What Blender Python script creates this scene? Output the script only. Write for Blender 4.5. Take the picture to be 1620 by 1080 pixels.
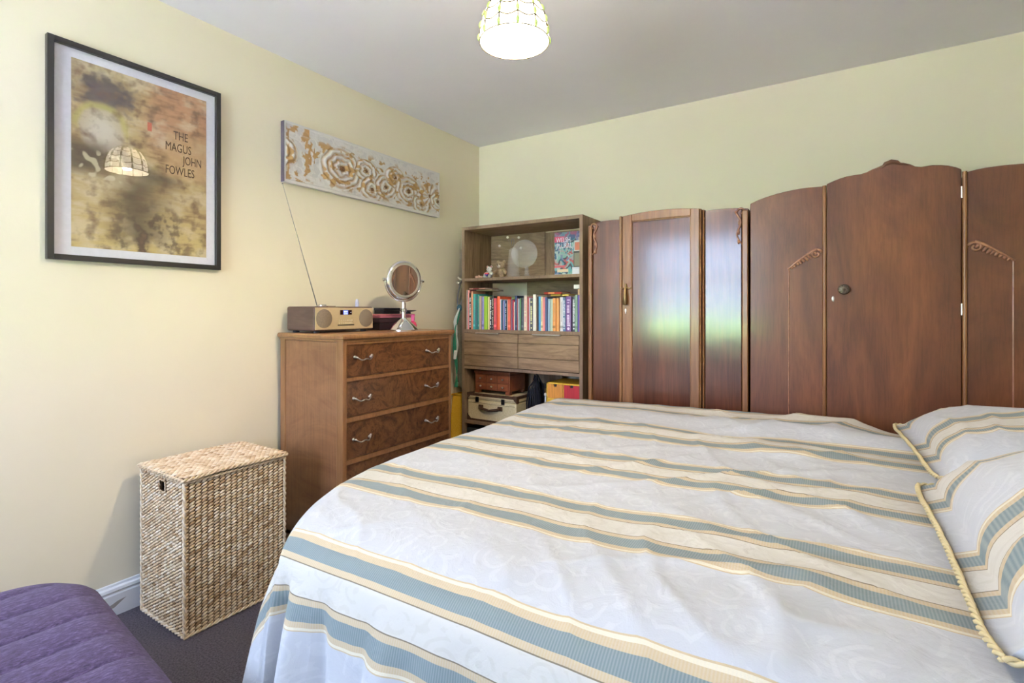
import bpy, bmesh, math, random
from math import sin, cos, pi, sqrt, radians, atan2, hypot, exp
from mathutils import Vector, Matrix, noise
random.seed(7)
for o in list(bpy.data.objects): bpy.data.objects.remove(o)
SC = bpy.context.scene
COL = SC.collection

# ------------------------------------------------------------------ camera, sky, exposure
cam = bpy.data.cameras.new('camera'); camo = bpy.data.objects.new('camera', cam); COL.objects.link(camo)
camo.location = (0, 0, 1.2)
camo.rotation_euler = (pi/2, 0, 0.5663)
cam.sensor_width = 36; cam.lens = 17.978; cam.shift_y = -0.02944
cam.clip_start = 0.02
SC.camera = camo
SC.view_settings.view_transform = 'Standard'; SC.view_settings.look = 'None'
SC.view_settings.gamma = 1; SC.view_settings.use_curve_mapping = False
SC.view_settings.exposure = 0.74
world = bpy.data.worlds.new('sky'); SC.world = world; world.use_nodes = True
bg = world.node_tree.nodes['Background']
bg.inputs[0].default_value = (0.57, 0.725, 1.0, 1); bg.inputs[1].default_value = 10.0
WX0, WX1, WZ0, WZ1, WY = -2.32, -0.72, 0.84, 2.22, -1.45       # window opening in the wall behind the camera
pl = bpy.data.lights.new('window_portal', 'AREA'); pl.shape = 'RECTANGLE'
pl.size = WX1-WX0; pl.size_y = WZ1-WZ0; pl.cycles.is_portal = True
plo = bpy.data.objects.new('window_portal', pl); COL.objects.link(plo)
plo.location = ((WX0+WX1)/2, WY-0.16, (WZ0+WZ1)/2); plo.rotation_euler = (pi/2, 0, 0)
sun = bpy.data.lights.new('sun', 'SUN'); sun.energy = 290.0; sun.angle = radians(.6); sun.color = (1, .97, .93)   # added behind the house: lights the hedge and ground, whose bounce brightens the ceiling
suno = bpy.data.objects.new('sun', sun); COL.objects.link(suno); suno.rotation_euler = (radians(-25), 0, radians(12)); suno.location = (0, 8, 9)
LAMP_W = 800.0                                               # radiance of the lamp's bulb

# ------------------------------------------------------------------ helpers: materials
def inp(n, k, v):
    n.inputs[k].default_value = v
def mat(name, col=(.8, .8, .8), rough=.5, metal=0., spec=.5, coat=0., trans=0., emit=None, estr=0., sheen=0.):
    m = bpy.data.materials.new(name); m.use_nodes = True
    b = m.node_tree.nodes['Principled BSDF']
    inp(b, 'Base Color', (*col, 1)); inp(b, 'Roughness', rough); inp(b, 'Metallic', metal)
    inp(b, 'Specular IOR Level', spec); inp(b, 'Coat Weight', coat); inp(b, 'Coat Roughness', .12)
    inp(b, 'Transmission Weight', trans); inp(b, 'Sheen Weight', sheen)
    if emit: inp(b, 'Emission Color', (*emit, 1)); inp(b, 'Emission Strength', estr)
    return m
def nt(m): return m.node_tree, m.node_tree.nodes['Principled BSDF']
def node(t, typ, **kw):
    n = t.nodes.new(typ)
    for k, v in kw.items(): setattr(n, k, v)
    return n
def coords(t, scale=(1, 1, 1), kind='Object', rot=(0, 0, 0)):
    c = node(t, 'ShaderNodeTexCoord'); mp = node(t, 'ShaderNodeMapping')
    inp(mp, 'Scale', scale); inp(mp, 'Rotation', rot)
    t.links.new(c.outputs[kind], mp.inputs[0]); return mp.outputs[0]
def ramp(t, fac, stops, interp='LINEAR'):
    r = node(t, 'ShaderNodeValToRGB'); e = r.color_ramp; e.interpolation = interp
    while len(e.elements) < len(stops): e.elements.new(.5)
    for el, (p, c) in zip(e.elements, stops): el.position = p; el.color = (*c, 1)
    t.links.new(fac, r.inputs[0]); return r.outputs[0]
def noi(t, vec, scale=5, detail=6, rough=.6, dist=0.):
    n = node(t, 'ShaderNodeTexNoise'); inp(n, 'Scale', scale); inp(n, 'Detail', detail); inp(n, 'Roughness', rough); inp(n, 'Distortion', dist)
    t.links.new(vec, n.inputs['Vector']); return n.outputs['Fac']
def bump(t, b, h, strength=.3, dist=.01):
    n = node(t, 'ShaderNodeBump'); inp(n, 'Strength', strength); inp(n, 'Distance', dist)
    t.links.new(h, n.inputs['Height']); t.links.new(n.outputs[0], b.inputs['Normal']); return n
def mix(t, fac, a, bb, mode='MIX'):
    n = node(t, 'ShaderNodeMix', data_type='RGBA', blend_type=mode)
    if isinstance(fac, float): n.inputs[0].default_value = fac
    else: t.links.new(fac, n.inputs[0])
    for s, v in ((6, a), (7, bb)):
        if isinstance(v, tuple): n.inputs[s].default_value = (*v, 1)
        else: t.links.new(v, n.inputs[s])
    return n.outputs[2]
def math_(t, op, a, b=None, c=None):
    n = node(t, 'ShaderNodeMath', operation=op)
    for i, v in enumerate((a, b, c)):
        if v is None: continue
        if isinstance(v, (int, float)): n.inputs[i].default_value = v
        else: t.links.new(v, n.inputs[i])
    return n.outputs[0]
def wood(name, dark, light, rough=.4, scale=(14, 14, 1.2), dist=1.5, mid=None, bstr=.06, coat=0., spec=.5, nscale=2.2, pores=(90, 90, 4)):
    m = mat(name, light, rough, coat=coat, spec=spec); t, b = nt(m)
    f = noi(t, coords(t, scale), nscale, 8, .62, dist)
    mid = mid or tuple((a+c)/2 for a, c in zip(dark, light))
    c = ramp(t, f, [(.30, dark), (.5, mid), (.70, light)])
    p = noi(t, coords(t, pores), 1, 3, .6)
    pc = ramp(t, p, [(.38, (.72, .72, .72)), (.55, (1, 1, 1))])
    t.links.new(mix(t, .55, c, pc, 'MULTIPLY'), b.inputs['Base Color'])
    bump(t, b, p, bstr, .002); return m
def fabric(name, col, col2, rough=.9, scale=220, bstr=.4, sheen=.0):
    m = mat(name, col, rough, spec=.2, sheen=sheen); t, b = nt(m)
    f = noi(t, coords(t), scale, 3, .7)
    t.links.new(ramp(t, f, [(.35, col), (.68, col2)]), b.inputs['Base Color'])
    bump(t, b, f, bstr, .003); return m
PLAIN = {}
def plain(col, rough=.55, metal=0.):
    k = (tuple(round(c, 3) for c in col), rough, metal)
    if k not in PLAIN:
        m = mat('paint', col, rough, metal); t, b = nt(m)
        f = noi(t, coords(t), 60, 3)
        t.links.new(mix(t, .12, tuple(col), ramp(t, f, [(.3, tuple(c*.6 for c in col)), (.7, tuple(min(1, c*1.2) for c in col))])), b.inputs['Base Color'])
        PLAIN[k] = m
    return PLAIN[k]
def srgb(r, g, b):
    f = lambda c: (c/255/12.92) if c <= 10 else ((c/255+.055)/1.055)**2.4
    return (f(r), f(g), f(b))

# ------------------------------------------------------------------ helpers: geometry
class MB:
    def __init__(s): s.v = []; s.f = []; s.mi = []; s.cur = 0
    def add(s, vs, fs):
        n = len(s.v); s.v += [tuple(v) for v in vs]
        for f in fs: s.f.append(tuple(i+n for i in f)); s.mi.append(s.cur)
        return s
    def box(s, x0, x1, y0, y1, z0, z1):
        vs = [(x, y, z) for z in (z0, z1) for y in (y0, y1) for x in (x0, x1)]
        return s.add(vs, [(0, 2, 3, 1), (4, 5, 7, 6), (0, 1, 5, 4), (2, 6, 7, 3), (0, 4, 6, 2), (1, 3, 7, 5)])
    def loft(s, rings, caps=True, close=True):
        n = len(rings[0]); vs = [p for r in rings for p in r]; fs = []
        for i in range(len(rings)-1):
            for j in range(n if close else n-1):
                k = (j+1) % n
                fs.append((i*n+j, i*n+k, (i+1)*n+k, (i+1)*n+j))
        if caps and close: fs += [tuple(range(n))[::-1], tuple(range((len(rings)-1)*n, len(rings)*n))]
        return s.add(vs, fs)
    def tube(s, pts, r, n=8, caps=True):
        pts = [Vector(p) for p in pts]; rings = []; m = len(pts)
        rr = r if isinstance(r, (list, tuple)) else [r]*m
        up = None
        for i, p in enumerate(pts):
            d = (pts[min(i+1, m-1)]-pts[max(i-1, 0)]).normalized()
            if up is None:
                up = d.orthogonal().normalized()
            else:
                up = (up-d*up.dot(d))
                up = up.normalized() if up.length > 1e-6 else d.orthogonal().normalized()
            sd = d.cross(up)
            rings.append([p+(up*cos(2*pi*k/n)+sd*sin(2*pi*k/n))*rr[i] for k in range(n)])
        return s.loft(rings, caps)
    def lathe(s, c, prof, n=24, axis=(0, 0, 1), caps=True, a0=0):
        q = Vector((0, 0, 1)).rotation_difference(Vector(axis).normalized()); c = Vector(c)
        rings = [[c+q @ Vector((r*cos(2*pi*k/n+a0), r*sin(2*pi*k/n+a0), h)) for k in range(n)] for r, h in prof]
        return s.loft(rings, caps)
    def ell(s, c, rx, ry, rz, n=12, m=8, rot=None):
        c = Vector(c); rings = []
        for i in range(m+1):
            a = -pi/2+pi*i/m; rr = max(cos(a), .02)
            ring = [Vector((rx*rr*cos(2*pi*k/n), ry*rr*sin(2*pi*k/n), rz*sin(a))) for k in range(n)]
            if rot: ring = [rot @ v for v in ring]
            rings.append([c+v for v in ring])
        return s.loft(rings)
    def prism(s, poly, axis, a, b):
        # poly: 2-D points; axis 'y': (x,z) extruded a..b in y; axis 'x': (y,z); axis 'z': (x,y)
        f = {'y': lambda p, t: (p[0], t, p[1]), 'x': lambda p, t: (t, p[0], p[1]), 'z': lambda p, t: (p[0], p[1], t)}[axis]
        return s.loft([[f(p, a) for p in poly], [f(p, b) for p in poly]])
def origin(o):
    v = Vector((0, 0, 0))
    while o: v += o.location; o = o.parent
    return v
def obj(name, mb, m, parent=None, smooth=False, bev=0., seg=2, label=None, kind=None, org=None):
    me = bpy.data.meshes.new(name)
    o = bpy.data.objects.new(name, me); COL.objects.link(o)
    base = origin(parent)
    if parent: o.parent = parent
    elif org: o.location = org; base = Vector(org)
    me.from_pydata([tuple(Vector(v)-base) for v in mb.v], [], mb.f)
    ms = m if isinstance(m, (list, tuple)) else [m]
    for x in ms: me.materials.append(x)
    if len(ms) > 1:
        me.polygons.foreach_set('material_index', mb.mi)
    bm = bmesh.new(); bm.from_mesh(me); bmesh.ops.recalc_face_normals(bm, faces=bm.faces); bm.to_mesh(me); bm.free()
    if smooth:
        me.polygons.foreach_set('use_smooth', [True]*len(me.polygons))
        if smooth != 'full': me.set_sharp_from_angle(angle=radians(40))
    if bev:
        md = o.modifiers.new('edges', 'BEVEL'); md.width = bev; md.segments = seg; md.limit_method = 'ANGLE'; md.angle_limit = radians(40)
    if label: o['label'] = label
    if kind: o['kind'] = kind
    return o
def thing(name, label, cat, loc, group=None):
    o = bpy.data.objects.new(name, None); COL.objects.link(o); o.location = loc
    o.empty_display_size = .05
    return tag(o, label, cat, group)
def tag(o, label, cat, group=None):
    o['label'] = label; o['category'] = cat
    if group: o['group'] = group
    return o
def struct(name, mb, m, **k):
    o = obj(name, mb, m, **k)
    if not k.get('parent'): o['kind'] = 'structure'
    return o
def B(*a): return MB().box(*a)
def gridobj(name, nu, nv, fn, m, parent=None, org=None, cols=None, uv=None, smooth=True):
    vs = [fn(i/(nu-1), j/(nv-1)) for j in range(nv) for i in range(nu)]
    fs = [(j*nu+i, j*nu+i+1, (j+1)*nu+i+1, (j+1)*nu+i) for j in range(nv-1) for i in range(nu-1)]
    me = bpy.data.meshes.new(name); o = bpy.data.objects.new(name, me); COL.objects.link(o)
    base = origin(parent)
    if parent: o.parent = parent
    elif org: o.location = org; base = Vector(org)
    me.from_pydata([tuple(Vector(v)-base) for v in vs], [], fs); me.materials.append(m)
    if smooth: me.polygons.foreach_set('use_smooth', [True]*len(me.polygons))
    if cols:
        at = me.color_attributes.new('paint', 'FLOAT_COLOR', 'POINT')
        flat = []
        for j in range(nv):
            for i in range(nu): flat += [*cols(i/(nu-1), j/(nv-1)), 1.]
        at.data.foreach_set('color', flat)
    return o
def text(name, body, size, mtx, m, parent, extrude=.0004, sx=1., label=None):
    cu = bpy.data.curves.new(name, 'FONT'); cu.body = body; cu.size = size; cu.extrude = extrude
    cu.align_x = 'LEFT'; cu.resolution_u = 3
    tmp = bpy.data.objects.new(name, cu); COL.objects.link(tmp)
    dg = bpy.context.evaluated_depsgraph_get()
    me = bpy.data.meshes.new_from_object(tmp.evaluated_get(dg)); bpy.data.objects.remove(tmp)
    base = origin(parent)
    for v in me.vertices:
        v.co = (mtx @ Vector((v.co.x*sx, v.co.y, v.co.z))) - base
    me.materials.clear(); me.materials.append(m)
    o = bpy.data.objects.new(name, me); COL.objects.link(o); o.parent = parent
    if label: o['label'] = label
    return o
def face_x(x, y, z):   # text frame on a surface that faces +X
    return Matrix(((0, 0, 1, x), (1, 0, 0, y), (0, 1, 0, z), (0, 0, 0, 1)))
def face_my(x, y, z):  # text frame on a surface that faces -Y
    return Matrix(((1, 0, 0, x), (0, 0, -1, y), (0, 1, 0, z), (0, 0, 0, 1)))
def sm(a, b, x):
    t = max(0, min(1, (x-a)/(b-a))); return t*t*(3-2*t)
def fbm(x, y, z=0., o=4):
    return noise.fractal(Vector((x, y, z)), 1.0, 2.0, o)
def paint_mat(name, rough=.5, bscale=0, bstr=.2):
    m = mat(name, rough=rough); t, b = nt(m)
    a = node(t, 'ShaderNodeAttribute', attribute_name='paint')
    t.links.new(a.outputs['Color'], b.inputs['Base Color'])
    if bscale: bump(t, b, noi(t, coords(t), bscale, 4), bstr, .002)
    return m

# ------------------------------------------------------------------ room shell
XL, XR, YB, ZC = -2.422, 0.95, 3.318, 2.514
def wall_mat(name, col):
    m = mat(name, col, .75, spec=.25); t, b = nt(m)
    n1 = noi(t, coords(t), 1.1, 5, .55); n2 = noi(t, coords(t), 9, 6, .6)
    c = ramp(t, n1, [(.3, tuple(c*.97 for c in col)), (.7, tuple(min(1, c*1.03) for c in col))])
    t.links.new(c, b.inputs['Base Color'])
    bump(t, b, math_(t, 'ADD', n1, math_(t, 'MULTIPLY', n2, .25)), .35, .02); return m
M_wall = wall_mat('pale_yellow_paint', (.865, .782, .595))
M_ceil = wall_mat('white_ceiling_paint', (.92, .90, .93))
M_white = mat('white_gloss_paint', (.82, .82, .84), .35)
M_carpet = mat('dark_carpet', (.05, .045, .05), .95, spec=.1); t, b = nt(M_carpet)
f = noi(t, coords(t), 150, 5, .8)
t.links.new(ramp(t, f, [(.3, (.032, .029, .038)), (.75, (.23, .205, .25))]), b.inputs['Base Color']); bump(t, b, f, 1, .006)
struct('floor', B(XL-.1, XR+.1, WY-.2, YB+.1, -.1, 0), M_carpet)
struct('ceiling', B(XL-.1, XR+.1, WY-.2, YB+.1, ZC, ZC+.1), M_ceil)
struct('wall_left', B(XL-.1, XL, WY, YB, 0, ZC), M_wall)
struct('wall_back', B(XL-.1, XR+.1, YB, YB+.1, 0, ZC), M_wall)
struct('wall_right', B(XR, XR+.1, WY, YB, 0, ZC), M_wall)
w = MB(); w.box(XL-.1, WX0, WY-.2, WY, 0, ZC); w.box(WX1, XR+.1, WY-.2, WY, 0, ZC)
w.box(WX0, WX1, WY-.2, WY, 0, WZ0); w.box(WX0, WX1, WY-.2, WY, WZ1, ZC)
struct('wall_front', w, M_wall)
# baseboards: moulded profile
prof = [(0, 0), (.020, 0), (.020, .082), (.014, .086), (.014, .092), (.020, .097), (.018, .108), (.008, .112), (.006, .120), (0, .122)]
bb = MB(); bb.prism([], 'y', 0, 0) if 0 else None
bb.loft([[(XL+x, y, z) for x, z in prof] for y in (WY, YB)])
bo = struct('baseboard_left', bb, M_white)
struct('trim_1', B(XL+.0195, XL+.0215, .805, .808, 0, .094), plain((.6, .6, .64)), parent=bo)
chip = MB(); chip.add([(XL+.0204, .83, .030), (XL+.0204, .86, .034), (XL+.0204, .90, .060), (XL+.0204, .87, .056), (XL+.0204, .84, .044)], [(0, 1, 2, 3, 4)])
obj('paint_chip', chip, plain((.34, .31, .28)), bo, label='bare wood where white paint has chipped off')
bb = MB().loft([[(x, YB-a, z) for a, z in prof] for x in (XL, XR)])
struct('baseboard_back', bb, M_white)
# window behind the camera (seen in the polished wardrobe)
wf = MB(); T = .05
wf.box(WX0, WX0+T, WY-.14, WY-.08, WZ0, WZ1); wf.box(WX1-T, WX1, WY-.14, WY-.08, WZ0, WZ1)
wf.box(WX0, WX1, WY-.14, WY-.08, WZ0, WZ0+T); wf.box(WX0, WX1, WY-.14, WY-.08, WZ1-T, WZ1)
wf.box(WX0, WX1, WY-.14, WY-.08, 1.60, 1.66)
wo = struct('window_1', wf, M_white)
M_pane = bpy.data.materials.new('window_glass'); M_pane.use_nodes = True
t = M_pane.node_tree; t.nodes.clear(); out = node(t, 'ShaderNodeOutputMaterial'); mx = node(t, 'ShaderNodeMixShader')
tr = node(t, 'ShaderNodeBsdfTransparent'); gl = node(t, 'ShaderNodeBsdfGlossy'); inp(gl, 'Roughness', .02); fr = node(t, 'ShaderNodeFresnel'); inp(fr, 'IOR', 1.3)
gb = node(t, 'ShaderNodeNewGeometry'); t.links.new(math_(t, 'MULTIPLY', fr.outputs[0], math_(t, 'SUBTRACT', 1., gb.outputs['Backfacing'])), mx.inputs[0]); t.links.new(tr.outputs[0], mx.inputs[1]); t.links.new(gl.outputs[0], mx.inputs[2]); t.links.new(mx.outputs[0], out.inputs[0])
for z0, z1 in ((WZ0+T, 1.60), (1.66, WZ1-T)):
    obj('pane', B(WX0+T, WX1-T, WY-.115, WY-.109, z0, z1), M_pane, wo)
obj('window_sill', B(WX0-.05, WX1+.05, WY-.12, WY+.05, WZ0-.04, WZ0), M_white, wo)

# ------------------------------------------------------------------ shared materials
M_chrome = mat('chrome', (.82, .82, .84), .08, 1.)
M_silver = mat('old_silver', (.62, .58, .54), .28, 1.)
M_brass = mat('dark_brass', (.30, .21, .10), .35, 1.)
M_black = plain((.015, .015, .018), .45)
M_mahog = wood('mahogany_matt', (.085, .027, .012), (.220, .079, .029), .38, (2.0, 2.0, .55), 2.2, nscale=1.6, bstr=.08, pores=(140, 140, 10), coat=.15)
M_mahog_gloss = wood('mahogany_polished', (.065, .019, .011), (.150, .048, .024), .20, (9, 9, .5), 1.0, nscale=1.8, bstr=.10, pores=(160, 160, 6), coat=.7)
M_frame = wood('oak_frame', (.17, .066, .020), (.31, .140, .050), .36, (12, 12, .8), .8, bstr=.06, coat=.3)
M_carve = wood('carved_wood', (.24, .095, .05), (.40, .19, .10), .35, (10, 10, 10), .5, coat=.3)
M_walnut = wood('walnut_side', (.20, .085, .036), (.34, .165, .075), .36, (1.3, 1.3, 3.2), 2.4, nscale=1.7, bstr=.03, coat=.2)
M_walnut_edge = wood('walnut_edge', (.25, .115, .045), (.36, .18, .075), .35, (8, 8, 2), .6, coat=.2)
M_burr = mat('burr_walnut', (.2, .1, .04), .30, coat=.3); t, b = nt(M_burr)
v = coords(t, (5, 5, 5)); n1 = noi(t, v, 1.3, 7, .62, 3.2); n2 = noi(t, v, 3.6, 5, .6, 4.0)
c1 = ramp(t, n1, [(.30, (.035, .012, .006)), (.43, (.105, .040, .015)), (.56, (.190, .080, .030)), (.72, (.09, .034, .013))])
c2 = ramp(t, n2, [(.30, (.25, .22, .2)), (.46, (1, 1, 1)), (.7, (1, 1, 1)), (.85, (.75, .7, .65))])
t.links.new(mix(t, .8, c1, c2, 'MULTIPLY'), b.inputs['Base Color'])
M_shelf = wood('rustic_shelf_wood', (.19, .118, .064), (.42, .285, .165), .6, (1.6, 8, 9), 1.2, bstr=.18, pores=(6, 120, 120))
M_shelf_v = wood('rustic_shelf_wood_upright', (.17, .104, .055), (.39, .265, .150), .6, (8, 8, 1.4), 1.2, bstr=.18, pores=(120, 120, 6))
M_shelf_edge = wood('shelf_edge', (.20, .13, .08), (.32, .22, .14), .6, (3, 8, 3), .8, bstr=.1)

# ------------------------------------------------------------------ bed, bedspread, pillows
YN, YF, XH, ZT, RR = .70, 2.655, .86, .712, .075
RN, HN = .19, .085     # softer, lower rounding along the near edge
def xfoot(y):
    u = max(0, (2.15-y)/(2.15-YN)); return -1.41+.33*u**5.2
bed = thing('bed', 'double bed hidden under a pale striped bedspread', 'bed', (-.2, 1.7, 0))
obj('bed_base', B(-1.12, .82, .98, 2.50, .06, .36), fabric('divan_cloth', (.5, .48, .45), (.6, .58, .55)), bed, bev=.02)
obj('mattress', B(-1.12, .82, .98, 2.50, .36, .58), fabric('mattress_cloth', (.7, .7, .7), (.8, .8, .8)), bed, bev=.05, seg=4)
for x in (-1.0, .7):
    for y in (1.1, 2.38): obj('foot', MB().lathe((x, y, 0), [(.03, 0), (.035, .06)], 12), M_black, bed)

P, C0 = .462, 1.123     # stripe period and the centre of one stripe band
def stripe_mat(name, p=P, c0=C0, k=1., gold=0.):
    m = mat(name, rough=.72, spec=.25, sheen=.1); t, b = nt(m)
    uv = node(t, 'ShaderNodeUVMap', uv_map='cloth'); sx = node(t, 'ShaderNodeSeparateXYZ'); t.links.new(uv.outputs[0], sx.inputs[0])
    vv = math_(t, 'SUBTRACT', sx.outputs[1], c0)
    d = math_(t, 'ABSOLUTE', math_(t, 'WRAP', vv, -p/2, p/2))
    d = math_(t, 'DIVIDE', d, .25*k)
    field = srgb(192, 196, 203); cream = srgb(220, 214, 194); white = srgb(206, 204, 197); blue = srgb(118, 136, 141); rib = srgb(196, 178, 146); line = srgb(128, 118, 100)
    q = lambda x: x/.25
    base = ramp(t, d, [(0, white), (q(.037), line), (q(.040), rib), (q(.055), blue), (q(.097), rib), (q(.112), cream), (q(.119), rib), (q(.122), field)], 'CONSTANT')
    # fine ribs across the beige stripes, woven scrolls in the plain cloth
    rb = node(t, 'ShaderNodeTexWave', wave_type='BANDS', bands_direction='X'); inp(rb, 'Scale', 60.); t.links.new(uv.outputs[0], rb.inputs[0])
    isrib = math_(t, 'MULTIPLY', math_(t, 'GREATER_THAN', d, q(.040)), math_(t, 'LESS_THAN', d, q(.119)))
    base = mix(t, math_(t, 'MULTIPLY', math_(t, 'MULTIPLY', rb.outputs['Fac'], isrib), .22), base, (.62, .60, .55))
    mp = node(t, 'ShaderNodeMapping'); inp(mp, 'Scale', (13, 13, 13)); t.links.new(uv.outputs[0], mp.inputs[0])
    vo = node(t, 'ShaderNodeTexVoronoi', feature='F1'); inp(vo, 'Scale', 1.0); inp(vo, 'Randomness', .75)
    nn = node(t, 'ShaderNodeTexNoise'); inp(nn, 'Scale', 1.4); inp(nn, 'Detail', 1.); t.links.new(mp.outputs[0], nn.inputs[0])
    t.links.new(mix(t, .28, mp.outputs[0], nn.outputs['Color'], 'ADD'), vo.inputs['Vector'])
    swirl = math_(t, 'SINE', math_(t, 'MULTIPLY', vo.outputs['Distance'], 22.))
    sw = ramp(t, swirl, [(.25, (0, 0, 0)), (.75, (1, 1, 1))])
    mask = math_(t, 'GREATER_THAN', nn.outputs['Fac'], .47)
    plainz = math_(t, 'MAXIMUM', math_(t, 'GREATER_THAN', d, q(.122)), math_(t, 'LESS_THAN', d, q(.034)))
    sw = math_(t, 'MULTIPLY', math_(t, 'MULTIPLY', sw, mask), plainz)
    base = mix(t, math_(t, 'MULTIPLY', sw, .30), base, mix(t, math_(t, 'LESS_THAN', d, q(.034)), srgb(210, 213, 217), srgb(190, 187, 176)))
    t.links.new(base, b.inputs['Base Color'])
    fine = noi(t, coords(t, kind='Object'), 420, 2)
    r2 = noi(t, coords(t, kind='Object'), 14, 4, .55, .6)
    bump(t, b, math_(t, 'ADD', math_(t, 'MULTIPLY', fine, .06), math_(t, 'ADD', r2, math_(t, 'MULTIPLY', sw, .03))), .40, .014)
    return m
def mesh_uv(me, uvs):
    l = me.uv_layers.new(name='cloth')
    idx = [0]*len(me.loops); me.loops.foreach_get('vertex_index', idx)
    flat = []
    for i in idx: flat += uvs[i]
    l.data.foreach_set('uv', flat)
def wrinkle(x, y):
    n1 = fbm(x*1.7+3, y*1.9, 1.3, 3)
    a, bq = x*.80+y*.6, -x*.6+y*.80
    rid = max(0, 1-abs(noise.noise(Vector((a*1.9, bq*5.5, 4.))))*2.6)**3
    rid2 = max(0, 1-abs(noise.noise(Vector((a*6.+9, bq*2.2, 8.))))*3.0)**3
    k = .45+.55*sm(-.9, .0, x)
    return (.011*n1+.012*rid*k+.009*rid2*k)*(1-.93*sm(-.02, .16, x))
def top_z(x, y):
    dx, dn, df = x-xfoot(y), y-YN, YF-y
    sx = max(0, RR*1.5-dx)/1.5; sy = max(0, RR-df)
    s2 = min(RR*RR, sx*sx+sy*sy)
    q_ = min(1, max(0, RN-dn)/RN)
    fl = min(1, max(0, min(dx, dn, df))/.10)
    z = ZT-max(RR-sqrt(RR*RR-s2), HN*(1-sqrt(1-q_*q_)))+wrinkle(x, y)*fl
    z += .018*sm(-.6, .0, x)*fl - .045*sm(.02, .22, x)*sm(2.3, 2.6, y)
    z -= .016*sm(-.55, -1.3, x)
    z += .026*sm(1.85, 2.5, y)-.012
    # the far lengthwise ridge where the cloth rucks up beside the pillows
    z += .012*sin((y-1.9)*21+x*2.2)*exp(-((y-2.25)/.35)**2)*sm(-1.2, -.2, x)*fl
    return z
NU, NV = 190, 150
def gu(u):  # cluster rows towards the foot edge
    return u**1.45
us = [i/(NU-1) for i in range(NU)]
ys = []
for j in range(NV):
    v_ = j/(NV-1); ys.append(YN+(YF-YN)*(v_-.075*sin(2*pi*v_)))
V = []; UVS = []; Fc = []
def barc(y):
    b_ = y
    if y-YN < RN:       # arc length of the quarter ellipse
        n_ = 24; b_ = YN+RN; py_, pz_ = YN+RN, 0.
        for k in range(1, n_+1):
            yy = YN+RN-(YN+RN-y)*k/n_; zz = -HN*(1-sqrt(max(0, 1-((YN+RN-yy)/RN)**2))); b_ -= hypot(yy-py_, zz-pz_); py_, pz_ = yy, zz
    b_ += .05*max(0, 1.0-b_)
    return b_ if b_ > .76 else .76-(.76-b_)*1.38      # the cloth is gathered along the near edge
for y in ys:
    xf = xfoot(y)
    for u in us:
        x = xf+(XH-xf)*gu(u); V.append((x, y, top_z(x, y))); UVS.append((x, barc(y)))
for j in range(NV-1):
    for i in range(NU-1):
        Fc.append((j*NU+i, j*NU+i+1, (j+1)*NU+i+1, (j+1)*NU+i))
# drop: walk the outline far-head -> far-foot -> near-foot -> near-head
path = [((NV-1)*NU+i, (0, 1)) for i in range(NU-1, 0, -3)]
foot = []
for j in range(NV-1, -1, -1):
    y = ys[j]; dxdy = (xfoot(y+.01)-xfoot(y-.01))/.02
    n = Vector((-1, dxdy)).normalized(); foot.append((j*NU, (n.x, n.y)))
nf = foot[0][1]
for k in range(1, 5):
    a = k/5; n = Vector((nf[0]*a, nf[1]*a+(1-a))).normalized(); path.append((foot[0][0], (n.x, n.y)))
path += foot
nl = foot[-1][1]
for k in range(1, 14):
    a = k/14; n = Vector((nl[0]*(1-a), nl[1]*(1-a)-a)).normalized(); path.append((0, (n.x, n.y)))
path += [(i, (0, -1)) for i in range(1, NU, 1)]
ND = 26; LD = .545
cols_prev = None; per = 0.; lastp = None; pc = 0.; lp_ = None
for q, (vi, n) in enumerate(path[:len(path)-NU+1]):
    pc += (Vector(V[vi])-lp_).length if lp_ else 0
    lp_ = Vector(V[vi])
for q, (vi, n) in enumerate(path):
    p = Vector(V[vi]); b0 = UVS[vi]; fan = q-(len(path)-NU+1-13) if len(path)-NU+1-14 < q < len(path)-NU+1 else (-1 if q < len(path)-NU else 99)
    per += (p-lastp).length if lastp else 0
    lastp = p; col = [vi]
    near = max(0, -n[1]); far = max(0, n[1])
    cornerness = sm(.55, .15, hypot(p.x+1.06, p.y-YN))
    ang = atan2(n[1], n[0])
    for r in range(1, ND):
        d = LD*r/(ND-1)
        fl = .02*(1-exp(-d*14))+d*(.17*(1-far)*(1-.55*near)+.05*far)+.05*d*cornerness*(1-near)
        amp = (.006+.06*d)*(1-far)
        fold = sin(per*(30 if n[1] < -.9 else 24)+1.3*sin(per*9.1)+ang*3.2)*amp*.55+sin(per*13.3+2)*amp*.45
        # the deep tuck at the near foot corner, with a full fold on each side of it
        sd = per-pc if fan == 99 or fan == -1 else (fan-6)*.0012
        G = lambda c, w_: exp(-((sd-c)/w_)**2)
        tuck = d**.8*(-.30*G(.030, .020)+.05*G(-.035, .04)+.10*G(.085, .03)-.10*G(.165, .022)+.06*G(.22, .03)-.08*G(.30, .02)+.05*G(.36, .03)-.06*G(.52, .03)) if sd > -.2 else 0
        off = fl+fold*min(1, d*9)+tuck
        off = min(off, .075) if far > .3 else off
        V.append((p.x+n[0]*off, p.y+n[1]*off, max(.03, p.z-d)))
        UVS.append((b0[0]+n[0]*d, b0[1]+n[1]*d*1.3)); col.append(len(V)-1)
    if cols_prev:
        for r in range(ND-1):
            a, b_, c, d_ = cols_prev[r], col[r], col[r+1], cols_prev[r+1]
            Fc.append((a, b_, c, d_) if a != b_ else (a, c, d_))
    cols_prev = col
me = bpy.data.meshes.new('bedspread')
o = bpy.data.objects.new('bedspread', me); COL.objects.link(o); o.location = (-.2, 1.7, .6)
me.from_pydata([(x+.2, y-1.7, z-.6) for x, y, z in V], [], Fc); mesh_uv(me, UVS)
me.polygons.foreach_set('use_smooth', [True]*len(me.polygons))
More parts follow.
